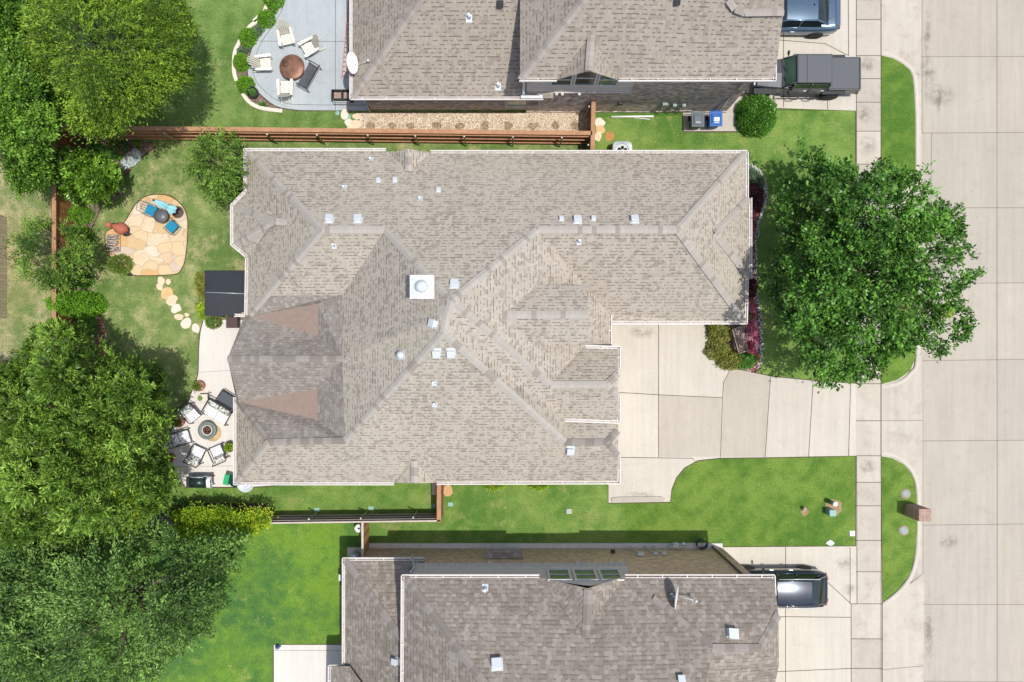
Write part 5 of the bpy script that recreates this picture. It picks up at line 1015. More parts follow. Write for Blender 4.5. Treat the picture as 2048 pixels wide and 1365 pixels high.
# dark roofed grill gazebo
t = thing('grill_gazebo', 'dark metal roofed grill gazebo beside the house wall on the left', 'gazebo', at(452, 587, 2.2)); a, b = P(409, 541, 2.15), P(494, 541, 2.15); c_, d_ = P(409, 632, 2.15), P(494, 632, 2.15); m0 = P(411, 585, 2.38); m1 = P(494, 588, 2.38)
mb = MB(); loc = t.location
mb.face([c_, d_, m1, m0]); mb.face([m0, m1, b, a]); 
for q in ((a, b), (c_, d_), (a, c_), (b, d_)): mb.face([q[0], q[1], q[1]-Vector((0, 0, .1)), q[0]-Vector((0, 0, .1))])
mb.face([a, m0, c_]); mb.build('roof', simple('dark_panel', (.028, .033, .04), .55, .3, .15, nscale=2), t); mb = MB(); mb.tube([m0+Vector((0, 0, .01)), m1+Vector((0, 0, .01))], .013, 6); mb.build('ridge_strip', METAL, t)
for q in (a, b, c_, d_): mb = MB(); x = q.x*.985; y = q.y*(.96 if q.y > 3 else 1.03); mb.tube([(x, y, 0), (x, y, 2.1)], .035, 6); mb.build('post', METALD, t)
t = thing('storage_chest', 'dark brown storage chest between the gazebo and the patio roof', 'chest', at(463, 645, .6)); mb = MB(); mb.box((0, 0, .28), (.5, .52, .56)); mb.build('box', simple('dark_brown', (.05, .028, .026), .6), t, local=True, bevel=.02); mb = MB(); mb.box((0, 0, .58), (.54, .56, .05)); mb.build('lid', simple('dark_brown_lid', (.065, .036, .033), .5), t, local=True, bevel=.015); mb = MB(); mb.tube([(-.2, -.29, .57), (0, -.31, .55), (.2, -.29, .57)], .012, 6); mb.build('handle', WHITE, t, local=True)
# ---- flagstone patio furniture
TEAL = simple('teal_cushion', (.0, .2, .34), .75, var=.12)
def bistro(label, px, py, rz):
    t = thing('bistro_chair', label, 'chair', at(px, py, .45), rz, 'teal bistro chairs'); mb = MB(); mb.box((0, .02, .46), (.5, .5, .07)); mb.build('seat_cushion', TEAL, t, local=True, bevel=.03)
    mb = MB(); mb.tube([(-.24, -.24, 0), (-.24, -.26, .5), (-.26, -.42, .92), (-.1, -.46, .96), (.1, -.46, .96), (.26, -.42, .92), (.24, -.26, .5), (.24, -.24, 0)], .014, 6)
    for x in (-.12, 0, .12): mb.tube([(x, -.26, .48), (x*.8, -.45, .94)], .009, 5)
    mb.build('backrest', METALD, t, local=True)
    for sg in (-1, 1): mb = MB(); mb.tube([(sg*.24, .24, 0), (sg*.25, .24, .42), (sg*.3, .2, .66), (sg*.3, -.3, .66)], .013, 6); mb.build('leg', METALD, t, local=True)
bistro('teal cushioned bistro chair upper left of the small round table', 301, 421, face_to(301, 421, 322, 433)+.1); bistro('teal cushioned bistro chair lower right of the small round table', 344, 454, face_to(344, 454, 322, 433))
t = thing('bistro_table', 'small round grey table between the two teal chairs', 'table', at(321, 432, .72)); mb = MB(); mb.lathe((0, 0, 0), [(.345, .69), (.35, .72), (0, .722)], 36); mb.build('tabletop', simple('grey_table', (.12, .125, .135), .4, var=.1), t, local=True)
for k in range(3): a = k*2.1; mb = MB(); mb.tube([(math.cos(a)*.08, math.sin(a)*.08, .7), (math.cos(a)*.3, math.sin(a)*.3, 0)], .015, 6); mb.build('leg', METALD, t, local=True)
t = thing('patio_umbrella', 'closed light blue patio umbrella leaning out of its round base', 'umbrella', at(356, 425)); e = P(306, 400, 1.9)-Vector(t.location); s0 = P(348, 421, .9)-Vector(t.location)
mb = MB(); mb.tube([(0, 0, .05), s0, e], .02, 8); mb.build('pole', WOODG, t, local=True); mb = MB(); mb.lathe((0, 0, 0), [(.3, 0), (.3, .06), (.08, .1), (.05, .3), (0, .3)], 28); mb.build('base', simple('bronze_base', (.16, .11, .1), .5, .3), t, local=True)
mb = MB(); dv = (e-s0).normalized(); q = dv.to_track_quat('Z', 'Y').to_matrix(); Ln = (e-s0).length; rg = []
for k, r in ((0, .17), (.12, .2), (.25, .12), (.36, .09), (.45, .14), (.7, .11), (.9, .05), (.97, .035)): rg.append([s0+q @ Vector((math.cos(a)*r*(1+.35*math.cos(a*5)), math.sin(a)*r*(1+.35*math.cos(a*5)), Ln*k)) for a in [2*math.pi*i/40 for i in range(41)]])
loft(mb, rg, ends=False); mb.build('canopy', simple('light_blue_fabric', (.3, .62, .72), .7, var=.12), t, local=True)
mb = MB(); mb.tube([s0+dv*Ln*.94, s0+dv*Ln*1.0], .05, 10); mb.build('finial', simple('navy_cap', (.03, .05, .09), .5), t, local=True)
t = thing('chiminea', 'orange terracotta chiminea on the left side of the flagstones', 'chiminea', at(247, 459, .3), math.radians(0)); TC = simple('terracotta', (.42, .13, .08), .7, var=.2, nscale=4)
R = Matrix.Rotation(math.radians(-22), 3, 'Y') @ Matrix.Rotation(math.radians(-6), 3, 'X'); mb = MB(); mb.lathe((0, 0, .05), [(.1, 0), (.26, .1), (.31, .3), (.26, .5), (.14, .66), (.1, .85), (.1, 1.0), (.16, 1.05), (.16, 1.1), (.1, 1.1), (.08, .9)], 28, M=R); mb.build('body', TC, t, local=True)
mb = MB(); mb.lathe((.18, -.26, .36), [(.13, -.03), (.13, .03), (0, .03)], 18, M=Matrix.Rotation(1.2, 3, 'X') @ Matrix.Rotation(.4, 3, 'Y'), sx=1.2, sy=.8); mb.build('mouth', METALD, t, local=True); mb = MB(); mb.lathe((0, 0, 0), [(.2, 0), (.2, .08), (.16, .1)], 16); mb.build('stand', METALD, t, local=True)
t = thing('firewood_rack', 'small rack of grey split logs at the left edge of the flagstones', 'firewood rack', at(223, 486, .3)); mb = MB(); mb.tube([(-.3, -.42, .03), (-.3, .42, .03), (.3, .42, .03), (.3, -.42, .03), (-.3, -.42, .03)], .018, 6); mb.build('rack', METALD, t, local=True)
LOG = simple('split_log', (.36, .32, .29), .9, var=.5, nscale=12)
for k in range(18):
    mb = MB(); r = random.uniform(.035, .055); z = .1+.11*(k//6); y = -.35+.14*(k % 6)+random.uniform(-.03, .03); dy = random.uniform(-.05, .05); ll = random.uniform(.2, .28); mb.tube([(-ll, y-dy, z), (ll, y+dy, z+random.uniform(-.02, .03))], r, 6); mb.build('log', LOG, t, local=True)
def solar(label, px, py):
    t = thing('solar_light', label, 'solar light', at(px, py, .4)); mb = MB(); mb.tube([(0, 0, 0), (0, 0, .35)], .012, 6); mb.build('stake', METALD, t, local=True); mb = MB(); mb.lathe((0, 0, .33), [(.05, 0), (.07, .08), (.08, .1), (0, .13)], 14); mb.build('lantern', METALD, t, local=True)
solar('small black solar light at the bottom corner of the flagstones', 258, 550); solar('small black solar light beside the red flower bed on the left', 196, 622)
ORD = ['first', 'second', 'third', 'fourth', 'fifth', 'sixth', 'seventh', 'eighth', 'ninth', 'tenth', 'eleventh', 'twelfth']
def stones(lst, pre, post, grp, seed=3):
    R_ = random.Random(seed)
    for i, (x, y, rx, ry, c) in enumerate(lst):
        w0 = P(x, y); n = 9; ph = R_.uniform(0, 6); q = []
        for k in range(n): a = ph+2*math.pi*k/n; f = R_.uniform(.78, 1.12); q.append((w0.x+math.cos(a)*rx/S*f, w0.y+math.sin(a)*ry/S*f))
        q = smooth_poly(q, 2); mb = MB(); mb.slab(q, .005, .044+.0045*i); tag(mb.build('stepping_stone', ST[c]), '%s %s %s' % (ORD[i], pre, post), 'stepping stone', grp)
ST = [simple('sandstone_cream', (.66, .52, .36), .8, var=.14, nscale=4), simple('sandstone_orange', (.62, .4, .19), .8, var=.25, nscale=4), simple('sandstone_pale', (.68, .6, .5), .8, var=.12, nscale=4)]
stones([(323, 562, 7, 9, 0), (337, 564, 6, 6, 0), (320, 574, 7, 8, 0), (335, 587, 13, 12, 1), (347, 597, 11, 8, 0), (344, 605, 11, 8, 0), (353, 617, 11, 10, 2), (359, 635, 10, 6, 0), (375, 630, 5, 4, 0), (373, 648, 12, 12, 2), (393, 657, 8, 10, 2)], 'sandstone stepping stone', 'of the path going down from the flagstone patio', 'stepping stones down to the white patio', 5)
stones([(1199, 246, 11, 10, 2), (1200, 260, 10, 9, 1), (1196, 274, 8, 10, 0)], 'flat stone from the top', 'right of the short orange fence', 'stones beside the short fence', 9)
stones([(690, 231, 8, 12, 2), (714, 234, 9, 7, 0), (697, 247, 8, 8, 2), (712, 250, 12, 11, 0), (704, 259, 11, 7, 0)], 'stone from the top', 'of the cluster left of the gravel strip', 'stones left of the gravel strip', 12)
for i in range(8):
    x = 745+i*52+random.uniform(-4, 4)
mb = MB(); c = P(896, 981); mb.slab([(c.x+math.cos(2*math.pi*k/12)*.25*random.uniform(.85, 1.05), c.y+math.sin(2*math.pi*k/12)*.33*random.uniform(.85, 1.05)) for k in range(12)], .005, .06); tag(mb.build('flat_rock', simple('tan_orange_stone', (.5, .3, .15), .85, var=.15)), 'round orange flat stone right of the short gate fence', 'rock')
mb = MB(); c = P(868, 978); mb.box((c.x, c.y, .03), (.2, .6, .06)); tag(mb.build('flat_rock', ST[2]), 'narrow pale flat stone left of the short gate fence', 'rock')
# wooden bench in the flower bed
t = thing('garden_bench', 'weathered grey wooden bench among the red flowers by the driveway', 'bench', at(1477, 681, .45), math.radians(15))
mb = MB()
for i in range(5): mb.box((.0+i*.085, 0, .42), (.065, 1.2, .025))
mb.build('seat', WOODG, t, local=True); mb = MB()
for i in range(4): mb.box((-.1-i*.05, 0, .5+i*.1), (.03, 1.2, .07), M=Matrix.Rotation(-.4, 3, 'Y'))
mb.build('backrest', WOODG, t, local=True)
for sg in (-1, 1): mb = MB(); mb.box((.1, sg*.61, .6), (.6, .06, .03)); mb.box((.36, sg*.61, .3), (.05, .05, .6)); mb.box((-.14, sg*.61, .4), (.05, .05, .8)); mb.build('armrest', WOODG, t, local=True)
for k, (x, y) in enumerate(((1484, 672), (1487, 686))):
    w0 = P(x, y); mb = MB(); mb.slab([(w0.x-.16, w0.y-.15), (w0.x+.14, w0.y-.17), (w0.x+.16, w0.y+.14), (w0.x-.12, w0.y+.16)], .01, .05); tag(mb.build('stepping_stone', ST[2]), ('upper' if k == 0 else 'lower')+' pale stone slab in front of the wooden bench', 'stepping stone', 'slabs before the bench')
mb = MB(); w0 = P(1478, 658); mb.lathe((w0.x, w0.y, 0), [(.12, 0), (.14, .1), (.09, .17), (0, .2)], 9, sx=1.2); tag(mb.build('grey_rock', simple('grey_stone', (.33, .33, .34), .85, var=.2)), 'grey round rock beside the top of the wooden bench', 'rock')
# hose reel, gas meter, hose, round AC piece
t = thing('hose_reel', 'white hose reel standing left of the short plank fence', 'hose reel', at(717, 1058, .6)); mb = MB(); R = Matrix.Rotation(0, 3, 'Y'); mb.lathe((0, 0, .5), [(.2, 0), (.21, .02), (.2, .04), (0, .045)], 24); mb.lathe((0, 0, .2), [(.2, 0), (.2, .03)], 24); mb.build('reel', WHITE, t, local=True)
mb = MB(); mb.lathe((0, 0, .22), [(.16, 0), (.16, .28)], 20); mb.build('hose', simple('hose_dark', (.1, .1, .1), .6), t, local=True); mb = MB(); mb.lathe((0, 0, .54), [(.05, 0), (.05, .04), (0, .05)], 12); mb.build('hub', METALD, t, local=True); mb = MB(); mb.tube([(.02, -.2, .4), (.12, -.6, .15), (.2, -.95, .05)], .012, 6); mb.build('hose_end', simple('beige_hose', (.5, .42, .33), .6), t, local=True)
t = thing('gas_meter', 'grey gas meter with pipes at the foot of the lower brick wall', 'gas meter', (8.15, -9.25, 0)); mb = MB(); mb.box((0, 0, .55), (.28, .2, .3)); mb.build('meter_body', METAL, t, local=True, bevel=.04); mb = MB(); mb.lathe((.42, .02, .5), [(.09, -.03), (.1, .02), (.03, .06)], 14); mb.lathe((-.02, .1, .72), [(.06, 0), (.06, .06), (0, .07)], 12); mb.build('regulator', METAL, t, local=True); mb = MB(); mb.tube([(-.3, -.2, .1), (-.3, -.15, .4), (-.1, 0, .4)], .025, 6); mb.tube([(.1, 0, .45), (.4, 0, .45), (.6, -.1, .2), (.62, -.2, 0)], .022, 6); mb.build('pipe', METAL, t, local=True)
t = thing('garden_hose', 'coiled dark garden hose at the lower brick wall near the driveway', 'hose', (9.5, -9.25, .3)); mb = MB()
mb.tube([(math.cos(a)*(.27+.012*math.sin(a*3)), math.sin(a)*.2, -.1+.012*a) for a in [i*.35 for i in range(90)]], .018, 5); mb.build('coil', simple('green_black_hose', (.02, .05, .045), .5), t, local=True); mb = MB(); mb.box((0, -.22, .1), (.1, .06, .2)); mb.build('hanger', METALD, t, local=True)
t = thing('condenser_unit', 'grey unit half hidden at the upper left corner of the lower house', 'air conditioner', at(708, 1117, .6)); mb = MB(); mb.lathe((0, 0, 0), [(.22, 0), (.24, .55), (.2, .62), (0, .66)], 20); mb.build('drum', METAL, t, local=True); mb = MB(); mb.box((0, 0, .02), (.9, .8, .04)); mb.build('pad', TRIM, t, local=True)
t = thing('kettle_grill', 'black covered grill at the left wall of the lower house', 'grill', at(687, 1152, .9)); mb = MB(); mb.box((.05, 0, .45), (.5, 1.2, .85)); mb.build('cabinet', METALD, t, local=True, bevel=.15); mb = MB(); mb.box((-.18, -.1, .88), (.1, .3, .05)); mb.build('handle', METAL, t, local=True)
t = thing('garden_figure', 'small blue ornament at the corner of the lower left patio', 'ornament', at(553, 1297, .3)); mb = MB(); mb.lathe((0, 0, .02), [(.1, 0), (.12, .12), (.05, .2), (.07, .26), (0, .32)], 12); mb.build('body', simple('blue_ceramic', (.08, .16, .3), .3, var=.4), t, local=True); mb = MB(); mb.tube([(.08, 0, .2), (.17, .03, .12)], .025, 6); mb.build('arm', MATS['blue_ceramic'], t, local=True)
t = thing('garden_statue', 'white arched garden ornament against the left brown fence', 'ornament', at(117, 646, .5)); mb = MB(); mb.tube([(-.12, -.2, 0), (-.13, 0, .4), (-.08, .17, .6), (.05, .2, .62), (.12, .05, .4), (.14, -.2, 0)], .035, 8); mb.build('arch', WHITE, t, local=True); mb = MB(); mb.lathe((0, -.05, 0), [(.1, 0), (.06, .3), (0, .4)], 10); mb.build('figure', METALD, t, local=True)
t = thing('barrel_planter', 'round dark barrel planter at the foot of the grey patio bed', 'planter', at(504, 184, .4)); mb = MB(); mb.lathe((0, 0, 0), [(.22, 0), (.28, .2), (.27, .42), (.24, .42), (.23, .34), (0, .34)], 28); mb.build('barrel', METALD, t, local=True); mb = MB(); mb.lathe((0, 0, 0), [(.22, .36), (0, .37)], 20); mb.build('potting_soil', SOIL, t, local=True)
# ------------------------------------------------------------------ vegetation
def in_poly(pts, poly):
    x, y = pts[:, 0], pts[:, 1]; ins = np.zeros(len(pts), bool); n = len(poly)
    for i in range(n):
        x0, y0 = poly[i]; x1, y1 = poly[(i+1) % n]
        if y0 == y1: continue
        c = ((y0 > y) != (y1 > y)) & (x < (x1-x0)*(y-y0)/(y1-y0)+x0); ins ^= c
    return ins
def edge_dist(pts, poly):
    d = np.full(len(pts), 1e9); n = len(poly)
    for i in range(n):
        a = np.array(poly[i]); b = np.array(poly[(i+1) % n]); ab = b-a; t = np.clip(((pts-a) @ ab)/max(ab @ ab, 1e-9), 0, 1)
        d = np.minimum(d, np.linalg.norm(pts-(a+t[:, None]*ab), axis=1))
    return d
def unit(v): return v/np.maximum(np.linalg.norm(v, axis=-1, keepdims=True), 1e-9)
def leaf_object(name, B, D, Ln, Wd, tone, mat, parent, upb=.8):
    N_ = len(B)
    up = np.tile([0, 0, 1.0], (N_, 1))*upb+rng.normal(0, .55, (N_, 3)); s_ = unit(np.cross(D, up)); L_ = Ln[:, None]; W_ = Wd[:, None]/2
    fold = np.cross(s_, D)*W_*.35
    v = np.stack([B, B+D*L_*.45+s_*W_+fold, B+D*L_, B+D*L_*.45-s_*W_+fold], 1).reshape(-1, 3)
    me = bpy.data.meshes.new(name); me.vertices.add(len(v)); me.vertices.foreach_set('co', v.astype(np.float32).ravel())
    me.loops.add(N_*4); me.loops.foreach_set('vertex_index', np.arange(N_*4, dtype=np.int32)); me.polygons.add(N_); me.polygons.foreach_set('loop_start', np.arange(0, N_*4, 4, dtype=np.int32)); me.polygons.foreach_set('loop_total', np.full(N_, 4, np.int32))
    me.update(calc_edges=True); a = me.attributes.new('tone', 'FLOAT', 'POINT'); a.data.foreach_set('value', np.repeat(tone, 4).astype(np.float32)); me.materials.append(mat)
    o = bpy.data.objects.new(name, me); COL.objects.link(o)
    if parent is not None: o.parent = parent
    return o
def crown(outline, zt, ze, lobes, lobe_r, sprays, slen, nleaf, lL, lW, spread=.08, out=.6, rise=.2, under=.15, flat=.7, px=True, seed=1, lift=0.0, sep=1.15, low=.1, cull=.12, zn=.16, tips=True):
    """sprays of leaves on separate rounded lobes that fill an outline seen from above; returns leaf arrays and lobe centres"""
    r = np.random.default_rng(seed); zc = (zt+ze)/2
    poly = [tuple(P(x, y, zc)[:2]) for x, y in outline] if px else outline
    pa = np.array(poly); lo, hi = pa.min(0), pa.max(0); cen = pa.mean(0)
    c = []; tries = 0; mind = lobe_r*sep
    while len(c) < lobes and tries < 30:
        q = r.uniform(lo, hi, (lobes*8, 2)); q = q[in_poly(q, poly)]; ed = edge_dist(q, poly); q = q[ed > lobe_r*.3]
        for p in q:
            if all((p[0]-k[0])**2+(p[1]-k[1])**2 > mind*mind for k in c): c.append(p)
            if len(c) >= lobes: break
        tries += 1; mind *= .97
    nc = len(c); c = c+[cen+(np.array(v)-cen)*(1-.35*lobe_r/np.linalg.norm(np.array(v)-cen)) for v in poly] if tips else c
    c = np.array(c); ed = edge_dist(c, poly); dm = max(ed.max(), 1e-6); k = np.clip(ed/dm, 0, 1); z = ze+(zt-ze)*np.sqrt(np.clip(1-(1-k)**2, 0, 1))+r.normal(0, zn*(zt-ze), len(c))-lobe_r*.5
    if px: c = c*((H-z)/(H-zc))[:, None]
    C3 = np.column_stack([c, z]); K = len(C3); rad = lobe_r*r.uniform(.6, 1.15, K); rad[nc:] *= .6
    pr = rad**2; idx = r.choice(K, sprays, p=pr/pr.sum()); d = unit(r.normal(0, 1, (sprays, 3))); d[:, 2] = np.abs(d[:, 2])*flat-(r.random(sprays) < under)*.4; d = unit(d)
    base = C3[idx]+d*(rad[idx]*r.uniform(.25, .95, sprays)**.7)[:, None]
    dn = r.random(sprays) < low; base[dn, 2] -= r.uniform(.6, 1.8, dn.sum())*(zt-ze)*.3; base[dn, :2] += r.normal(0, lobe_r*.6, (dn.sum(), 2))
    ax = unit(np.column_stack([base[:, :2]-cen, np.zeros(sprays)])); sd = unit(d*(1-out)+ax*out+np.array([0, 0, rise])+r.normal(0, .25, (sprays, 3)))
    t = r.random((sprays, nleaf)); ln = slen*r.uniform(.6, 1.3, sprays)
    B = base[:, None, :]+sd[:, None, :]*(t*ln[:, None])[..., None]+r.normal(0, spread, (sprays, nleaf, 3)); B[..., 2] -= (t**2)*ln[:, None]*lift
    D = unit(sd[:, None, :]*.8+r.normal(0, .5, (sprays, nleaf, 3)))
    st = r.normal(0, .15, (sprays, 1))+r.normal(0, .14, (K, 1))[idx]
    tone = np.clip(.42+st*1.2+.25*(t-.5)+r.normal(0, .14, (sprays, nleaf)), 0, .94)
    B = B.reshape(-1, 3); D = D.reshape(-1, 3); tone = tone.ravel(); m = B[:, 2] > .03; P2 = B[:, :2]*((H-zc)/(H-B[:, 2]))[:, None] if px else B[:, :2]; m &= in_poly(P2, poly) | (edge_dist(P2, poly) < r.exponential(cull, len(B))); n_ = m.sum()
    return B[m], D[m], lL*r.uniform(.6, 1.25, n_), lW*r.uniform(.7, 1.2, n_), tone[m], C3, cen
def limbs(mb, base, C3, r0, fork, n, seed=1, thin=.35):
    R_ = random.Random(seed); base = Vector(base); top = base+Vector((R_.uniform(-.1, .1), R_.uniform(-.1, .1), fork))
    mb.tube([base, base.lerp(top, .5)+Vector((.03, .02, 0)), top], [r0*1.25, r0, r0*.85], 9)
    ids = list(range(len(C3))); R_.shuffle(ids)
    for i in ids[:n]:
        c = Vector(C3[i]); m = top.lerp(c, .45)+Vector((R_.uniform(-.25, .25), R_.uniform(-.25, .25), .12*(c-top).length)); s_ = top-Vector((0, 0, R_.uniform(0, .3)*fork))
        rr = r0*R_.uniform(.35, .6); mb.tube([s_, s_.lerp(m, .5)+Vector((0, 0, .05)), m, m.lerp(c, .6), c+Vector((0, 0, .1))], [rr, rr*.8, rr*.6, rr*thin, rr*.12], 6)
def tree(name, label, cat, outline, zt, ze, base, mat, r0=.2, fork=2.0, nl=24, grp=None, bark=BARK, odd=0, **kw):
    B, D, l, w_, tone, C3, cen = crown(outline, zt, ze, **kw)
    b = P(*base); t = thing(name, label, cat, (b.x, b.y, 0), 0, grp); off = np.array([b.x, b.y, 0])
    if odd:
        k = rng.integers(0, len(C3), odd); 
        for q in k: 
            dd = np.linalg.norm(B-(C3[q]+np.array([.2, .1, .5])), axis=1) < .45; tone[dd & (rng.random(len(B)) < .3)] = 1.0
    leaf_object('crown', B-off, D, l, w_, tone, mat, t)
    mb = MB(); limbs(mb, (b.x, b.y, 0), C3, r0, fork, nl); mb.build('trunk', bark, t); return t
LM_WIL = leafmat('willow_leaf', (0.044, 0.088, 0.007), (0.130, 0.228, 0.016), (0.277, 0.440, 0.035), .3, .5)
LM_BRD = leafmat('broad_leaf', (0.032, 0.080, 0.008), (0.097, 0.208, 0.020), (0.214, 0.400, 0.044), .28, .5)
LM_LFT = leafmat('left_leaf', (0.042, 0.091, 0.009), (0.116, 0.218, 0.023), (0.287, 0.456, 0.066), .25, .45, (0.506, 0.655, 0.021))
LM_ELM = leafmat('elm_leaf', (0.039, 0.079, 0.017), (0.102, 0.199, 0.039), (0.238, 0.408, 0.091), .25, .5)
LM_MYR = leafmat('myrtle_leaf', (0.036, 0.083, 0.013), (0.112, 0.214, 0.026), (0.242, 0.419, 0.059), .25, .5)
LM_MAG = leafmat('magnolia_leaf', (0.036, 0.084, 0.007), (0.110, 0.230, 0.018), (0.264, 0.480, 0.060), .2, .28)
LM_BOX = leafmat('boxwood_leaf', (0.070, 0.187, 0.012), (0.129, 0.316, 0.017), (0.211, 0.445, 0.030), .3, .5)
LM_HOL = leafmat('holly_leaf', (0.039, 0.117, 0.013), (0.072, 0.208, 0.019), (0.143, 0.338, 0.039), .2, .3)
LM_YEL = leafmat('golden_leaf', (.09, .2, .01), (.24, .4, .02), (.5, .58, .03), .3, .5)
LM_GRN = leafmat('green_leaf', (0.048, 0.156, 0.024), (0.096, 0.252, 0.036), (0.168, 0.360, 0.060), .3, .5)
LM_SIL = leafmat('silver_leaf', (.35, .42, .4), (.55, .62, .6), (.75, .8, .78), .2, .6)
LM_RED = leafmat('red_flower', (.08, .16, .05), (.8, .05, .14), (.88, .25, .4), .5, .6, (.88, .85, .85))
LM_PNK = leafmat('pink_flower', (0.360, 0.024, 0.096), (0.780, 0.180, 0.300), (0.850, 0.720, 0.744), .3, .6)
LM_WHT = leafmat('white_flower', (.5, .5, .48), (.72, .7, .68), (.85, .82, .8), .2, .6)
LM_RUS = leafmat('abelia_leaf', (.1, .16, .02), (.22, .26, .04), (.42, .3, .09), .3, .5)
LM_BUR = leafmat('burgundy_leaf', (.03, .008, .012), (.08, .015, .025), (.16, .04, .05), .25, .5)
LM_GRY = leafmat('dusty_leaf', (.06, .12, .06), (.12, .2, .1), (.25, .32, .22), .2, .6)
LM_LIV = leafmat('oak_street_leaf', (0.022, 0.064, 0.008), (0.068, 0.178, 0.022), (0.165, 0.373, 0.053), .25, .38, (0.317, 0.333, 0.038))
tree('shade_tree', 'large fine leaved light green tree in the top left corner by the lawn', 'tree', [(60, -60), (200, -80), (330, -50), (365, 10), (388, 60), (372, 105), (385, 150), (350, 178), (325, 190), (305, 220), (268, 232), (240, 262), (195, 268), (150, 262), (130, 225), (120, 190), (95, 150), (60, 120), (45, 60)], 8.5, 3.6, (300, 180), LM_WIL, .2, 2.6, 26, lobes=54, lobe_r=.62, sprays=2700, slen=1.3, nleaf=30, lL=.15, lW=.05, spread=.04, out=.65, rise=.05, seed=3, lift=.35)
tree('shade_tree', 'mid green broadleaf tree at the left edge beyond the fence corner', 'tree', [(-80, -60), (70, -60), (60, 60), (75, 130), (100, 160), (122, 215), (118, 255), (100, 300), (98, 345), (88, 378), (60, 372), (40, 388), (20, 350), (10, 290), (-80, 330)], 6.5, 2.6, (110, 250), LM_BRD, .2, 2.0, 22, lobes=52, lobe_r=.52, sprays=2700, slen=.5, nleaf=22, lL=.14, lW=.085, spread=.1, out=.3, rise=.25, seed=5)
tree('shade_tree', 'big dark green tree with spiky leaf rosettes overhanging the white patio', 'tree', [(62, 690), (75, 660), (105, 645), (140, 655), (170, 662), (182, 690), (215, 690), (228, 712), (222, 740), (262, 722), (300, 738), (318, 745), (330, 780), (325, 820), (342, 850), (325, 890), (335, 925), (350, 960), (325, 985), (330, 1010), (290, 1030), (270, 1055), (200, 1075), (100, 1085), (-80, 1090), (-80, 735), (30, 735)], 8.0, 3.2, (262, 860), LM_LFT, .22, 2.4, 30, lobes=95, lobe_r=.62, sprays=4300, slen=.5, nleaf=24, lL=.21, lW=.06, spread=.05, out=.2, rise=.5, seed=7, odd=4)
tree('shade_tree', 'dusky green feathery tree filling the bottom left corner', 'tree', [(-80, 1085), (100, 1085), (230, 1062), (320, 1050), (350, 1080), (400, 1088), (440, 1078), (490, 1072), (478, 1112), (440, 1135), (425, 1165), (455, 1205), (415, 1225), (420, 1262), (385, 1272), (365, 1300), (330, 1312), (318, 1350), (270, 1370), (240, 1430), (-80, 1450)], 6.5, 2.8, (300, 1165), LM_ELM, .2, 2.0, 26, lobes=60, lobe_r=.62, sprays=2500, slen=1.3, nleaf=34, lL=.17, lW=.07, spread=.07, out=.5, rise=.1, seed=9, lift=.2)
tree('street_tree', 'large dark green oak between the front lawn and the street', 'tree', [(1600, 292), (1630, 300), (1650, 330), (1690, 322), (1712, 345), (1745, 348), (1760, 325), (1792, 330), (1812, 348), (1848, 340), (1842, 368), (1862, 385), (1878, 412), (1922, 416), (1915, 450), (1932, 475), (1938, 505), (1962, 548), (1940, 560), (1918, 580), (1905, 592), (1925, 612), (1942, 645), (1932, 668), (1900, 690), (1878, 715), (1840, 692), (1805, 700), (1768, 722), (1752, 750), (1725, 760), (1700, 748), (1668, 768), (1640, 757), (1628, 730), (1605, 712), (1605, 680), (1585, 650), (1560, 612), (1545, 585), (1530, 545), (1552, 520), (1565, 480), (1560, 440), (1568, 400), (1560, 368), (1588, 365), (1625, 372), (1628, 350), (1605, 330)], 7.0, 2.4, (1640, 560), LM_LIV, .2, 1.9, 44, lobes=165, lobe_r=.36, sprays=3300, slen=.36, nleaf=15, lL=.18, lW=.1, spread=.07, out=.45, rise=.15, under=.3, cull=.16, zn=.2, seed=11, odd=3)
tree('crepe_myrtle', 'bushy crepe myrtle against the upper left corner of the middle house', 'tree', [(438, 268), (466, 278), (480, 300), (489, 330), (487, 372), (476, 392), (440, 402), (420, 388), (400, 362), (385, 335), (392, 308), (412, 285)], 3.6, 1.2, (455, 375), LM_MYR, .05, .6, 20, 'crepe myrtles', lobes=20, lobe_r=.26, sprays=480, slen=.85, nleaf=34, lL=.11, lW=.055, spread=.035, out=.7, rise=.1, cull=.2, seed=13)
tree('crepe_myrtle', 'spreading crepe myrtle leaning over the left brown fence', 'tree', [(70, 448), (100, 455), (125, 462), (150, 468), (178, 495), (180, 535), (158, 552), (128, 568), (92, 568), (55, 548), (35, 520), (22, 488), (55, 478)], 3.6, 1.4, (160, 535), LM_MYR, .05, .6, 20, 'crepe myrtles', lobes=20, lobe_r=.26, sprays=480, slen=.85, nleaf=34, lL=.11, lW=.055, spread=.035, out=.7, rise=.05, cull=.25, seed=15)
tree('magnolia_tree', 'small glossy magnolia in the upper left planting bed', 'tree', [(98, 318), (120, 300), (145, 306), (160, 295), (190, 318), (222, 322), (240, 350), (236, 375), (215, 398), (185, 408), (150, 402), (125, 382), (102, 360)], 3.2, 1.0, (200, 365), LM_MAG, .06, .8, 16, lobes=30, lobe_r=.27, sprays=700, slen=.3, nleaf=15, lL=.18, lW=.085, spread=.07, out=.35, rise=.4, seed=17)
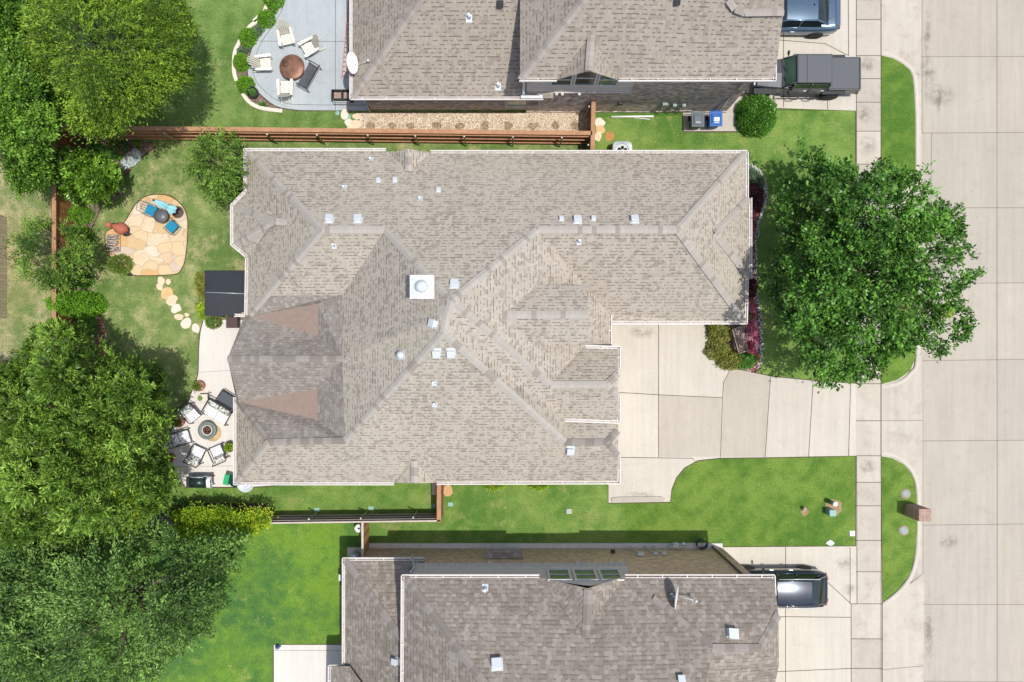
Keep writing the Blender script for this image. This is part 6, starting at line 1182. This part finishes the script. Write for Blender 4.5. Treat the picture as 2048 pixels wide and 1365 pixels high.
# shrubs: dome shaped, many small leaves over a twig core
def dome(name, label, cat, px_, py_, rx, ry, h, mat, n=1500, lL=.06, lW=.04, grp=None, rough=.06, zref=None, seed=0, rz=0, base=0.0, power=.5, core=True, spiky=0.0, parent=None, kind=None):
    r = np.random.default_rng(seed+100); c = P(px_, py_, (h*.6+base) if zref is None else zref)
    t = parent or thing(name, label, cat, (c.x, c.y, 0), rz, grp); rx, ry = rx/S, ry/S
    d = unit(r.normal(0, 1, (n, 3))); d[:, 2] = np.abs(d[:, 2]); lump = 1+rough*np.sin(d[:, 0]*7+seed)*np.cos(d[:, 1]*6+seed*2)+r.normal(0, rough*.5, n)
    dep = 1-.25*r.random(n)**2; B = d*lump[:, None]*dep[:, None]*np.array([rx, ry, h*.95])+np.array([0, 0, base+.03]); D = unit(d*(.5+spiky)+r.normal(0, .6, (n, 3))*(1-spiky*.6))
    off = np.array([0, 0, 0]) if parent is None else np.array([c.x, c.y, 0])-np.array([*parent.location])
    tone = np.clip(.45+.3*(lump-1)/max(rough, .01)*.3+r.normal(0, .2, n), 0, .94)
    o = leaf_object('foliage', B+off, D, lL*r.uniform(.6, 1.3, n), lW*r.uniform(.7, 1.2, n), tone, mat, t)
    if core:
        mb = MB(); 
        for k in range(14):
            a = 2*math.pi*k/14; e = .72 if k % 2 else .45; mb.tube([(off[0], off[1], base), (off[0]+math.cos(a)*rx*e*.5, off[1]+math.sin(a)*ry*e*.5, base+h*.45), (off[0]+math.cos(a)*rx*e, off[1]+math.sin(a)*ry*e, base+h*(.85 if k % 2 == 0 else .6))], [.02, .014, .005], 5)
        mb.build('stem', BARK, t, local=True)
    return t
bw = 'clipped green bushes in the garden beds'
for i, (x, y, rx, ry, h, l) in enumerate(((545, -4, 20, 18, .6, 'clipped green bush topmost along the curved stone edging'), (530, 35, 17, 17, .6, 'clipped green bush second from the top along the curved stone edging'), (493, 72, 17, 18, .62, 'clipped green bush beside the top left chair along the stone edging'), (481, 122, 16, 17, .6, 'clipped green bush left of the left cream chair along the stone edging'), (489, 168, 17, 17, .6, 'clipped green bush just above the barrel planter'))):
    dome('round_bush', l, 'bush', x, y, rx, ry, h, LM_BOX, 2400, .065, .04, 'clipped bushes along the curved stone edging', seed=i)
for i, (x, y, rx, ry, h, l) in enumerate(((188, 302, 21, 18, .9, 'dark green round bush in the upper corner above the magnolia'), (153, 388, 20, 18, .8, 'clipped green bush tucked under the lower edge of the magnolia'), (155, 428, 24, 17, .85, 'bright oval clipped bush along the left fence below the magnolia'), (153, 470, 25, 20, .85, 'clipped green bush half under the left crepe myrtle'), (160, 560, 20, 15, .7, 'loose green bush between the crepe myrtle and the large bright bush'), (236, 528, 23, 18, .6, 'olive green fuzzy bush at the lower left of the flagstones'), (176, 655, 22, 20, .8, 'small green bush beside the top of the left red flower bed'))):
    dome('round_bush', l, 'bush', x, y, rx, ry, h, (LM_BOX if i in (2, 3, 1) else LM_GRN if i in (0, 6, 4) else leafmat('fuzzy_leaf', (.08, .15, .02), (.14, .22, .03), (.22, .3, .05))), 2600, .07, .04, bw, seed=20+i, spiky=.3 if i in (4, 5) else 0, rough=.06 if i not in (4, 5) else .14)
dome('large_bush', 'large bright green oval bush straddling the left brown fence', 'bush', 137, 608, 50, 27, 2.1, MATS['boxwood_leaf'], 9000, .09, .06, seed=31, rough=.09)
dome('large_bush', 'large glossy round bush between the bins and the pickup', 'bush', 1520, 224, 39, 41, 1.5, LM_HOL, 11000, .08, .05, seed=33, rough=.06)
# golden hedge over the lower fence
B, D, l, w_, tone, C3, cen = crown([(345, 1035), (380, 1020), (430, 1018), (475, 1025), (500, 1015), (537, 1022), (535, 1050), (510, 1065), (470, 1072), (430, 1072), (400, 1066), (360, 1068)], 2.2, 1.5, lobes=30, lobe_r=.34, sprays=1100, slen=.35, nleaf=16, lL=.12, lW=.05, spread=.06, out=.1, rise=.2, seed=21)
t = thing('golden_hedge', 'yellow green vine hedge draped over the lower dark fence', 'hedge', (cen[0], cen[1], 0)); leaf_object('foliage', B-np.array([cen[0], cen[1], 0]), D, l, w_, tone, LM_YEL, t)
mb = MB()
for k in range(9): mb.tube([(C3[k][0], C3[k][1]+.1, 0), (C3[k][0]+.1, C3[k][1], 1.0), tuple(C3[k])], [.03, .02, .01], 5)
mb.build('stem', BARK, t)
sheet('mulch_bed', [(375, 1008), (535, 1008), (537, 1030), (375, 1030)], .0115, SOIL, edge=.06)
def patch(name, label, cat, poly, h, mat, n, lL=.07, lW=.05, seed=0, kind=None, hn=.4, grp=None, tonef=None):
    r = np.random.default_rng(seed+7); pl = [tuple(P(x, y, h*.5)[:2]) for x, y in poly]; pa = np.array(pl); lo, hi = pa.min(0), pa.max(0); q = r.uniform(lo, hi, (n*4, 2)); q = q[in_poly(q, pl)][:n]; n = len(q)
    g = np.sin(q[:, 0]*6+seed)*np.cos(q[:, 1]*5.2+seed*1.3)+.6*np.sin(q[:, 0]*14+q[:, 1]*11); ed = np.clip(edge_dist(q, pl)/.2, .25, 1)
    z = .03+h*(.65+.2*g)*ed*r.uniform(hn, 1, n); d = unit(np.column_stack([r.normal(0, 1, (n, 2)), r.uniform(.1, 1.0, n)])); tone = np.clip(.45+.22*g+r.normal(0, .2, n), 0, .94)
    if tonef is not None: tone[r.random(n) < tonef] = 1.0
    o = leaf_object(name, np.column_stack([q, z]), d, lL*r.uniform(.6, 1.3, n), lW*r.uniform(.7, 1.2, n), tone, mat, None); tag(o, label, cat, grp, kind); return o
patch('red_flower_bed', 'drift of red and white flowers along the left lawn edging', 'flowers', [(186, 630), (198, 632), (207, 650), (213, 680), (212, 712), (203, 735), (192, 725), (194, 690), (186, 660)], .3, LM_RED, 1500, seed=1, kind='stuff', tonef=.22)
patch('red_flower_bed', 'deep red flowers at the front wall below the middle of the bed', 'flowers', [(1495, 590), (1508, 588), (1515, 620), (1514, 640), (1500, 640), (1494, 620)], .35, LM_RED, 900, seed=2, kind='stuff', tonef=.15)
patch('red_flower_bed', 'red and pink flowers right of the wooden bench', 'flowers', [(1495, 640), (1514, 640), (1517, 665), (1517, 700), (1512, 712), (1500, 705), (1490, 690), (1493, 665)], .35, LM_PNK, 1500, seed=3, kind='stuff')
patch('red_flower_bed', 'scarlet flowers at the lower end of the wooden bench', 'flowers', [(1492, 686), (1506, 684), (1514, 706), (1506, 712), (1494, 704)], .4, LM_RED, 600, seed=4, kind='stuff')
patch('red_flower_bed', 'red and white flowers at the tip of the driveway bed', 'flowers', [(1490, 728), (1508, 725), (1518, 715), (1519, 728), (1512, 742), (1496, 742)], .3, LM_RED, 500, seed=5, kind='stuff', tonef=.3)
patch('orange_flowers', 'small orange flower patch at the tip of the driveway bed', 'flowers', [(1503, 722), (1520, 708), (1520, 718), (1508, 732)], .35, leafmat('orange_flower', (.5, .2, .02), (.8, .4, .03), (.85, .6, .05)), 260, seed=6, kind='stuff')
patch('red_flower_bed', 'mixed red flowers along the front wall beside the bay roof', 'flowers', [(1500, 400), (1512, 402), (1518, 430), (1512, 455), (1508, 500), (1507, 560), (1499, 560), (1499, 470)], .4, LM_RED, 1700, seed=7, kind='stuff', tonef=.12)
patch('burgundy_shrub', 'dark burgundy shrub at the upper front corner of the middle house', 'bush', [(1496, 365), (1515, 362), (1530, 378), (1532, 398), (1522, 425), (1505, 425), (1499, 398)], .8, LM_BUR, 1500, .08, .05, seed=8)
patch('burgundy_shrub', 'dark burgundy shrub at the front wall below the bay roof', 'bush', [(1496, 560), (1515, 558), (1518, 580), (1510, 595), (1496, 592)], .7, LM_BUR, 900, .08, .05, seed=9)
patch('lavender_shrub', 'grey green spiky shrub at the upper front corner of the middle house', 'bush', [(1495, 332), (1510, 335), (1528, 352), (1534, 368), (1515, 372), (1496, 362)], .8, LM_GRY, 1500, .16, .02, seed=10)
patch('green_shrub', 'small green plants beside the front corner gutter of the middle house', 'plants', [(1492, 625), (1500, 622), (1502, 640), (1492, 645)], .4, LM_GRN, 300, seed=11)
for i, (x, y, rx, ry, l) in enumerate(((1440, 668, 22, 18, 'copper green shrub at the driveway edge next to the wooden bench'), (1438, 700, 24, 20, 'copper green shrub at the driveway edge left of the wooden bench'), (1462, 722, 26, 18, 'copper green shrub at the bottom of the driveway bed'), (1494, 722, 22, 15, 'greener shrub right of the bottom of the driveway bed'), (1432, 655, 14, 10, 'small copper shrub under the front eave by the driveway'))):
    dome('abelia_shrub', l, 'bush', x, y, rx, ry, .75, LM_RUS if i != 3 else LM_GRN, 1900, .085, .05, 'copper green shrubs in the driveway bed', seed=50+i, rough=.14)
mb = MB(); RK = simple('border_rock', (.5, .5, .48), .85, var=.35, nscale=7)
pp = smooth_line([tuple(P(x, y)[:2]) for x, y in [(1500, 330), (1520, 345), (1532, 380), (1526, 420), (1517, 450), (1512, 500), (1512, 560), (1517, 610), (1522, 650), (1524, 700), (1518, 735)]], 14)
for k, q in enumerate(pp):
    for j in range(2): r_ = random.uniform(.03, .055); x, y = q[0]+random.uniform(-.1, .06), q[1]+random.uniform(-.05, .05); mb.lathe((x, y, .02), [(r_*.8, 0), (r_, r_*.5), (r_*.5, r_), (0, r_)], 6, smooth=False)
tag(mb.build('rock_border', RK), 'loose grey and white rock border along the front flower bed', 'rocks', kind='stuff')
patch('silver_plant', 'silvery white leafed mound in the upper left bed', 'plant', [(240, 322), (252, 308), (268, 298), (280, 303), (279, 318), (266, 330), (250, 338), (240, 335)], .35, LM_SIL, 2200, .09, .055, seed=12)
patch('variegated_ground_cover', 'mottled cream and green ground cover right of the magnolia', 'plants', [(236, 350), (246, 358), (247, 380), (235, 398), (212, 404), (204, 396), (222, 385), (234, 370)], .3, leafmat('variegated', (.05, .06, .02), (.3, .28, .18), (.7, .62, .45)), 1300, .08, .05, seed=13, kind='stuff')
patch('grassy_plant', 'dark green grassy clump below the top fence in the left bed', 'plant', [(208, 300), (222, 296), (234, 304), (232, 318), (216, 322), (208, 312)], .5, LM_GRN, 600, .2, .02, seed=14)
patch('grassy_plant', 'small dark grassy clump close to the top fence in the left bed', 'plant', [(218, 284), (232, 282), (236, 296), (224, 300)], .4, LM_MYR, 300, .15, .03, seed=15)
patch('rose_bush', 'rose bush with small pink blooms below the top fence', 'bush', [(238, 282), (256, 280), (262, 296), (250, 304), (240, 298)], .5, leafmat('rose_leaf', (.04, .09, .02), (.08, .17, .05), (.12, .22, .07), .2, .5, (.75, .25, .35)), 500, .09, .05, seed=16, tonef=.08)
patch('lime_plant', 'lime green small plant nearest the silvery mound', 'plant', [(236, 312), (244, 309), (248, 316), (240, 322), (235, 320)], .3, LM_BOX, 220, seed=17)
patch('lime_plant', 'lime green small plant under the top fence near the bed corner', 'plant', [(268, 284), (276, 283), (280, 296), (274, 298)], .3, LM_BOX, 220, seed=18)
patch('border_plants', 'soft green plants between the top two bushes on the stone edging', 'plants', [(540, 14), (556, 12), (552, 26), (540, 30)], .35, LM_MYR, 260, seed=19)
patch('border_plants', 'grey green flowering plants between the upper bushes by the edging', 'plants', [(502, 52), (522, 48), (528, 60), (512, 78), (500, 70)], .4, LM_GRY, 600, seed=20)
patch('border_plants', 'grey green plants above the left bush of the stone edging', 'plants', [(472, 96), (490, 90), (500, 96), (492, 108), (474, 110)], .4, LM_GRY, 500, seed=21)
patch('border_plants', 'small green plants at the foot of the barrel planter', 'plants', [(515, 205), (528, 203), (532, 212), (520, 213)], .25, LM_GRN, 160, seed=22)
patch('flowering_shrubs', 'loose reddish green shrubs along the left side of the gazebo', 'bush', [(390, 545), (409, 543), (410, 600), (404, 610), (392, 590), (386, 565)], .6, LM_RUS, 1100, .09, .05, seed=23)
patch('flowering_shrubs', 'yellow tipped shrubs at the lower left corner of the gazebo', 'bush', [(388, 606), (408, 604), (412, 634), (398, 640), (390, 625)], .5, LM_YEL, 600, .08, .04, seed=24)
t = dome('potted_plant', 'leafy potted plant with magenta flowers at the gazebo corner', 'plant', 424, 645, 15, 12, .7, LM_MYR, 700, .09, .05, seed=60)
patch('magenta_flowers', 'magenta flowers around the potted plant beside the gazebo', 'flowers', [(410, 634), (424, 632), (440, 636), (442, 650), (430, 658), (434, 640), (418, 638)], .35, LM_RED, 260, .06, .04, seed=61, kind='stuff')
def pot(label, px, py, side=-1, mat=None, plant=LM_MYR, r=.24, h=.45, grp='terracotta pots around the white patio', sz=10, ph=.35, tilt=0, flw=None):
    t = thing('plant_pot', label, 'plant pot', at(px, py, h), 0, grp); mb = MB(); mb.lathe((0, 0, 0), [(r*.65, 0), (r*.95, h*.8), (r, h*.82), (r*1.06, h*.84), (r*1.06, h), (r*.9, h), (r*.86, h*.85), (0, h*.85)], 28); mb.build('pot', mat or MATS['terracotta'], t, local=True)
    rr = np.random.default_rng(int(px)); n = 420; d = unit(rr.normal(0, 1, (n, 3))); d[:, 2] = np.abs(d[:, 2]); B = d*np.array([r*.95, r*.95, ph])*rr.uniform(.3, 1, (n, 1))+np.array([side*r*.45, 0, h*.85])
    leaf_object('foliage', B, unit(d+rr.normal(0, .4, (n, 3))), .08*rr.uniform(.6, 1.3, n), .04*rr.uniform(.7, 1.2, n), np.clip(rr.normal(.45, .2, n), 0, .94), plant, t)
    n = 60; d = unit(rr.normal(0, 1, (n, 3))); B = np.column_stack([d[:, :2]*r*.8, np.full(n, h*.88)]); leaf_object('blooms', B, unit(np.abs(d)), np.full(n, .05), np.full(n, .04), rr.random(n)*.9, flw or LM_WHT, t); return t
pot('terracotta pot with trailing plant, topmost on the lawn side of the white patio', 398, 773, -1); pot('terracotta pot shaded by the tree, left of the chairs on the patio', 357, 846, -1); pot('terracotta pot with red flowers, lowest on the patio under the tree', 338, 916, -1, flw=LM_RED)
pot('black planter with a yellow green plant beside the patio chair', 458, 895, 0, METALD, LM_YEL, .24, .5, None, ph=.3)
t = dome('table_plant', 'small round yellow green plant on the pale side table', 'plant', 400, 797, 4.2, 4.2, .14, LM_YEL, 160, .05, .03, seed=70, base=.45, zref=.5, core=False)
dome('barrel_plant', 'small leafy plants growing in the dark barrel planter', 'plant', 504, 184, 6, 6, .22, LM_GRN, 200, .07, .04, seed=71, base=.34, zref=.45, core=False)
dome('golden_shrub', 'left of two yellow shrubs at the lower eave of the middle house', 'bush', 990, 968, 20, 13, .6, LM_YEL, 700, .13, .03, 'golden shrubs below the eave', seed=72, spiky=.4, rough=.15)
dome('golden_shrub', 'right of two yellow shrubs at the lower eave of the middle house', 'bush', 1078, 968, 20, 12, .6, LM_YEL, 700, .13, .03, 'golden shrubs below the eave', seed=73, spiky=.4, rough=.15)
dome('round_bush', 'small dusky bush in the tree shade beside the golden hedge', 'bush', 362, 1018, 18, 14, .9, LM_ELM, 900, .08, .04, seed=74, rough=.15)

r = np.random.default_rng(77); pts_ = []
for (x0, x1, y0, y1, n_) in ((1345, 1700, 930, 1085, 40), (900, 1210, 975, 1060, 40), (1500, 1700, 230, 330, 30), (210, 480, 290, 640, 70), (380, 540, 30, 245, 25), (400, 680, 1060, 1280, 60), (1765, 1830, 925, 1150, 14), (1850, 1990, 300, 760, 40), (1400, 1700, 760, 905, 14), (10, 95, 400, 650, 30), (1240, 1480, 240, 295, 26)):
    q = r.uniform((x0, y0), (x1, y1), (n_, 2)); pts_ += [tuple(P(x, y, 0)[:2])+(.04 if x < 1840 else -.12,) for x, y in q]
B = np.array(pts_); n_ = len(B); D = unit(np.column_stack([r.normal(0, 1, (n_, 2)), r.uniform(0, .3, n_)]))
o = leaf_object('fallen_leaves', B, D, r.uniform(.03, .08, n_), r.uniform(.02, .04, n_), r.random(n_)*.9, leafmat('dry_leaf', (.2, .13, .06), (.4, .32, .18), (.6, .55, .42), .1), None, upb=3)
tag(o, 'tiny dry leaves scattered over the lawns and the street', 'leaves', kind='stuff')
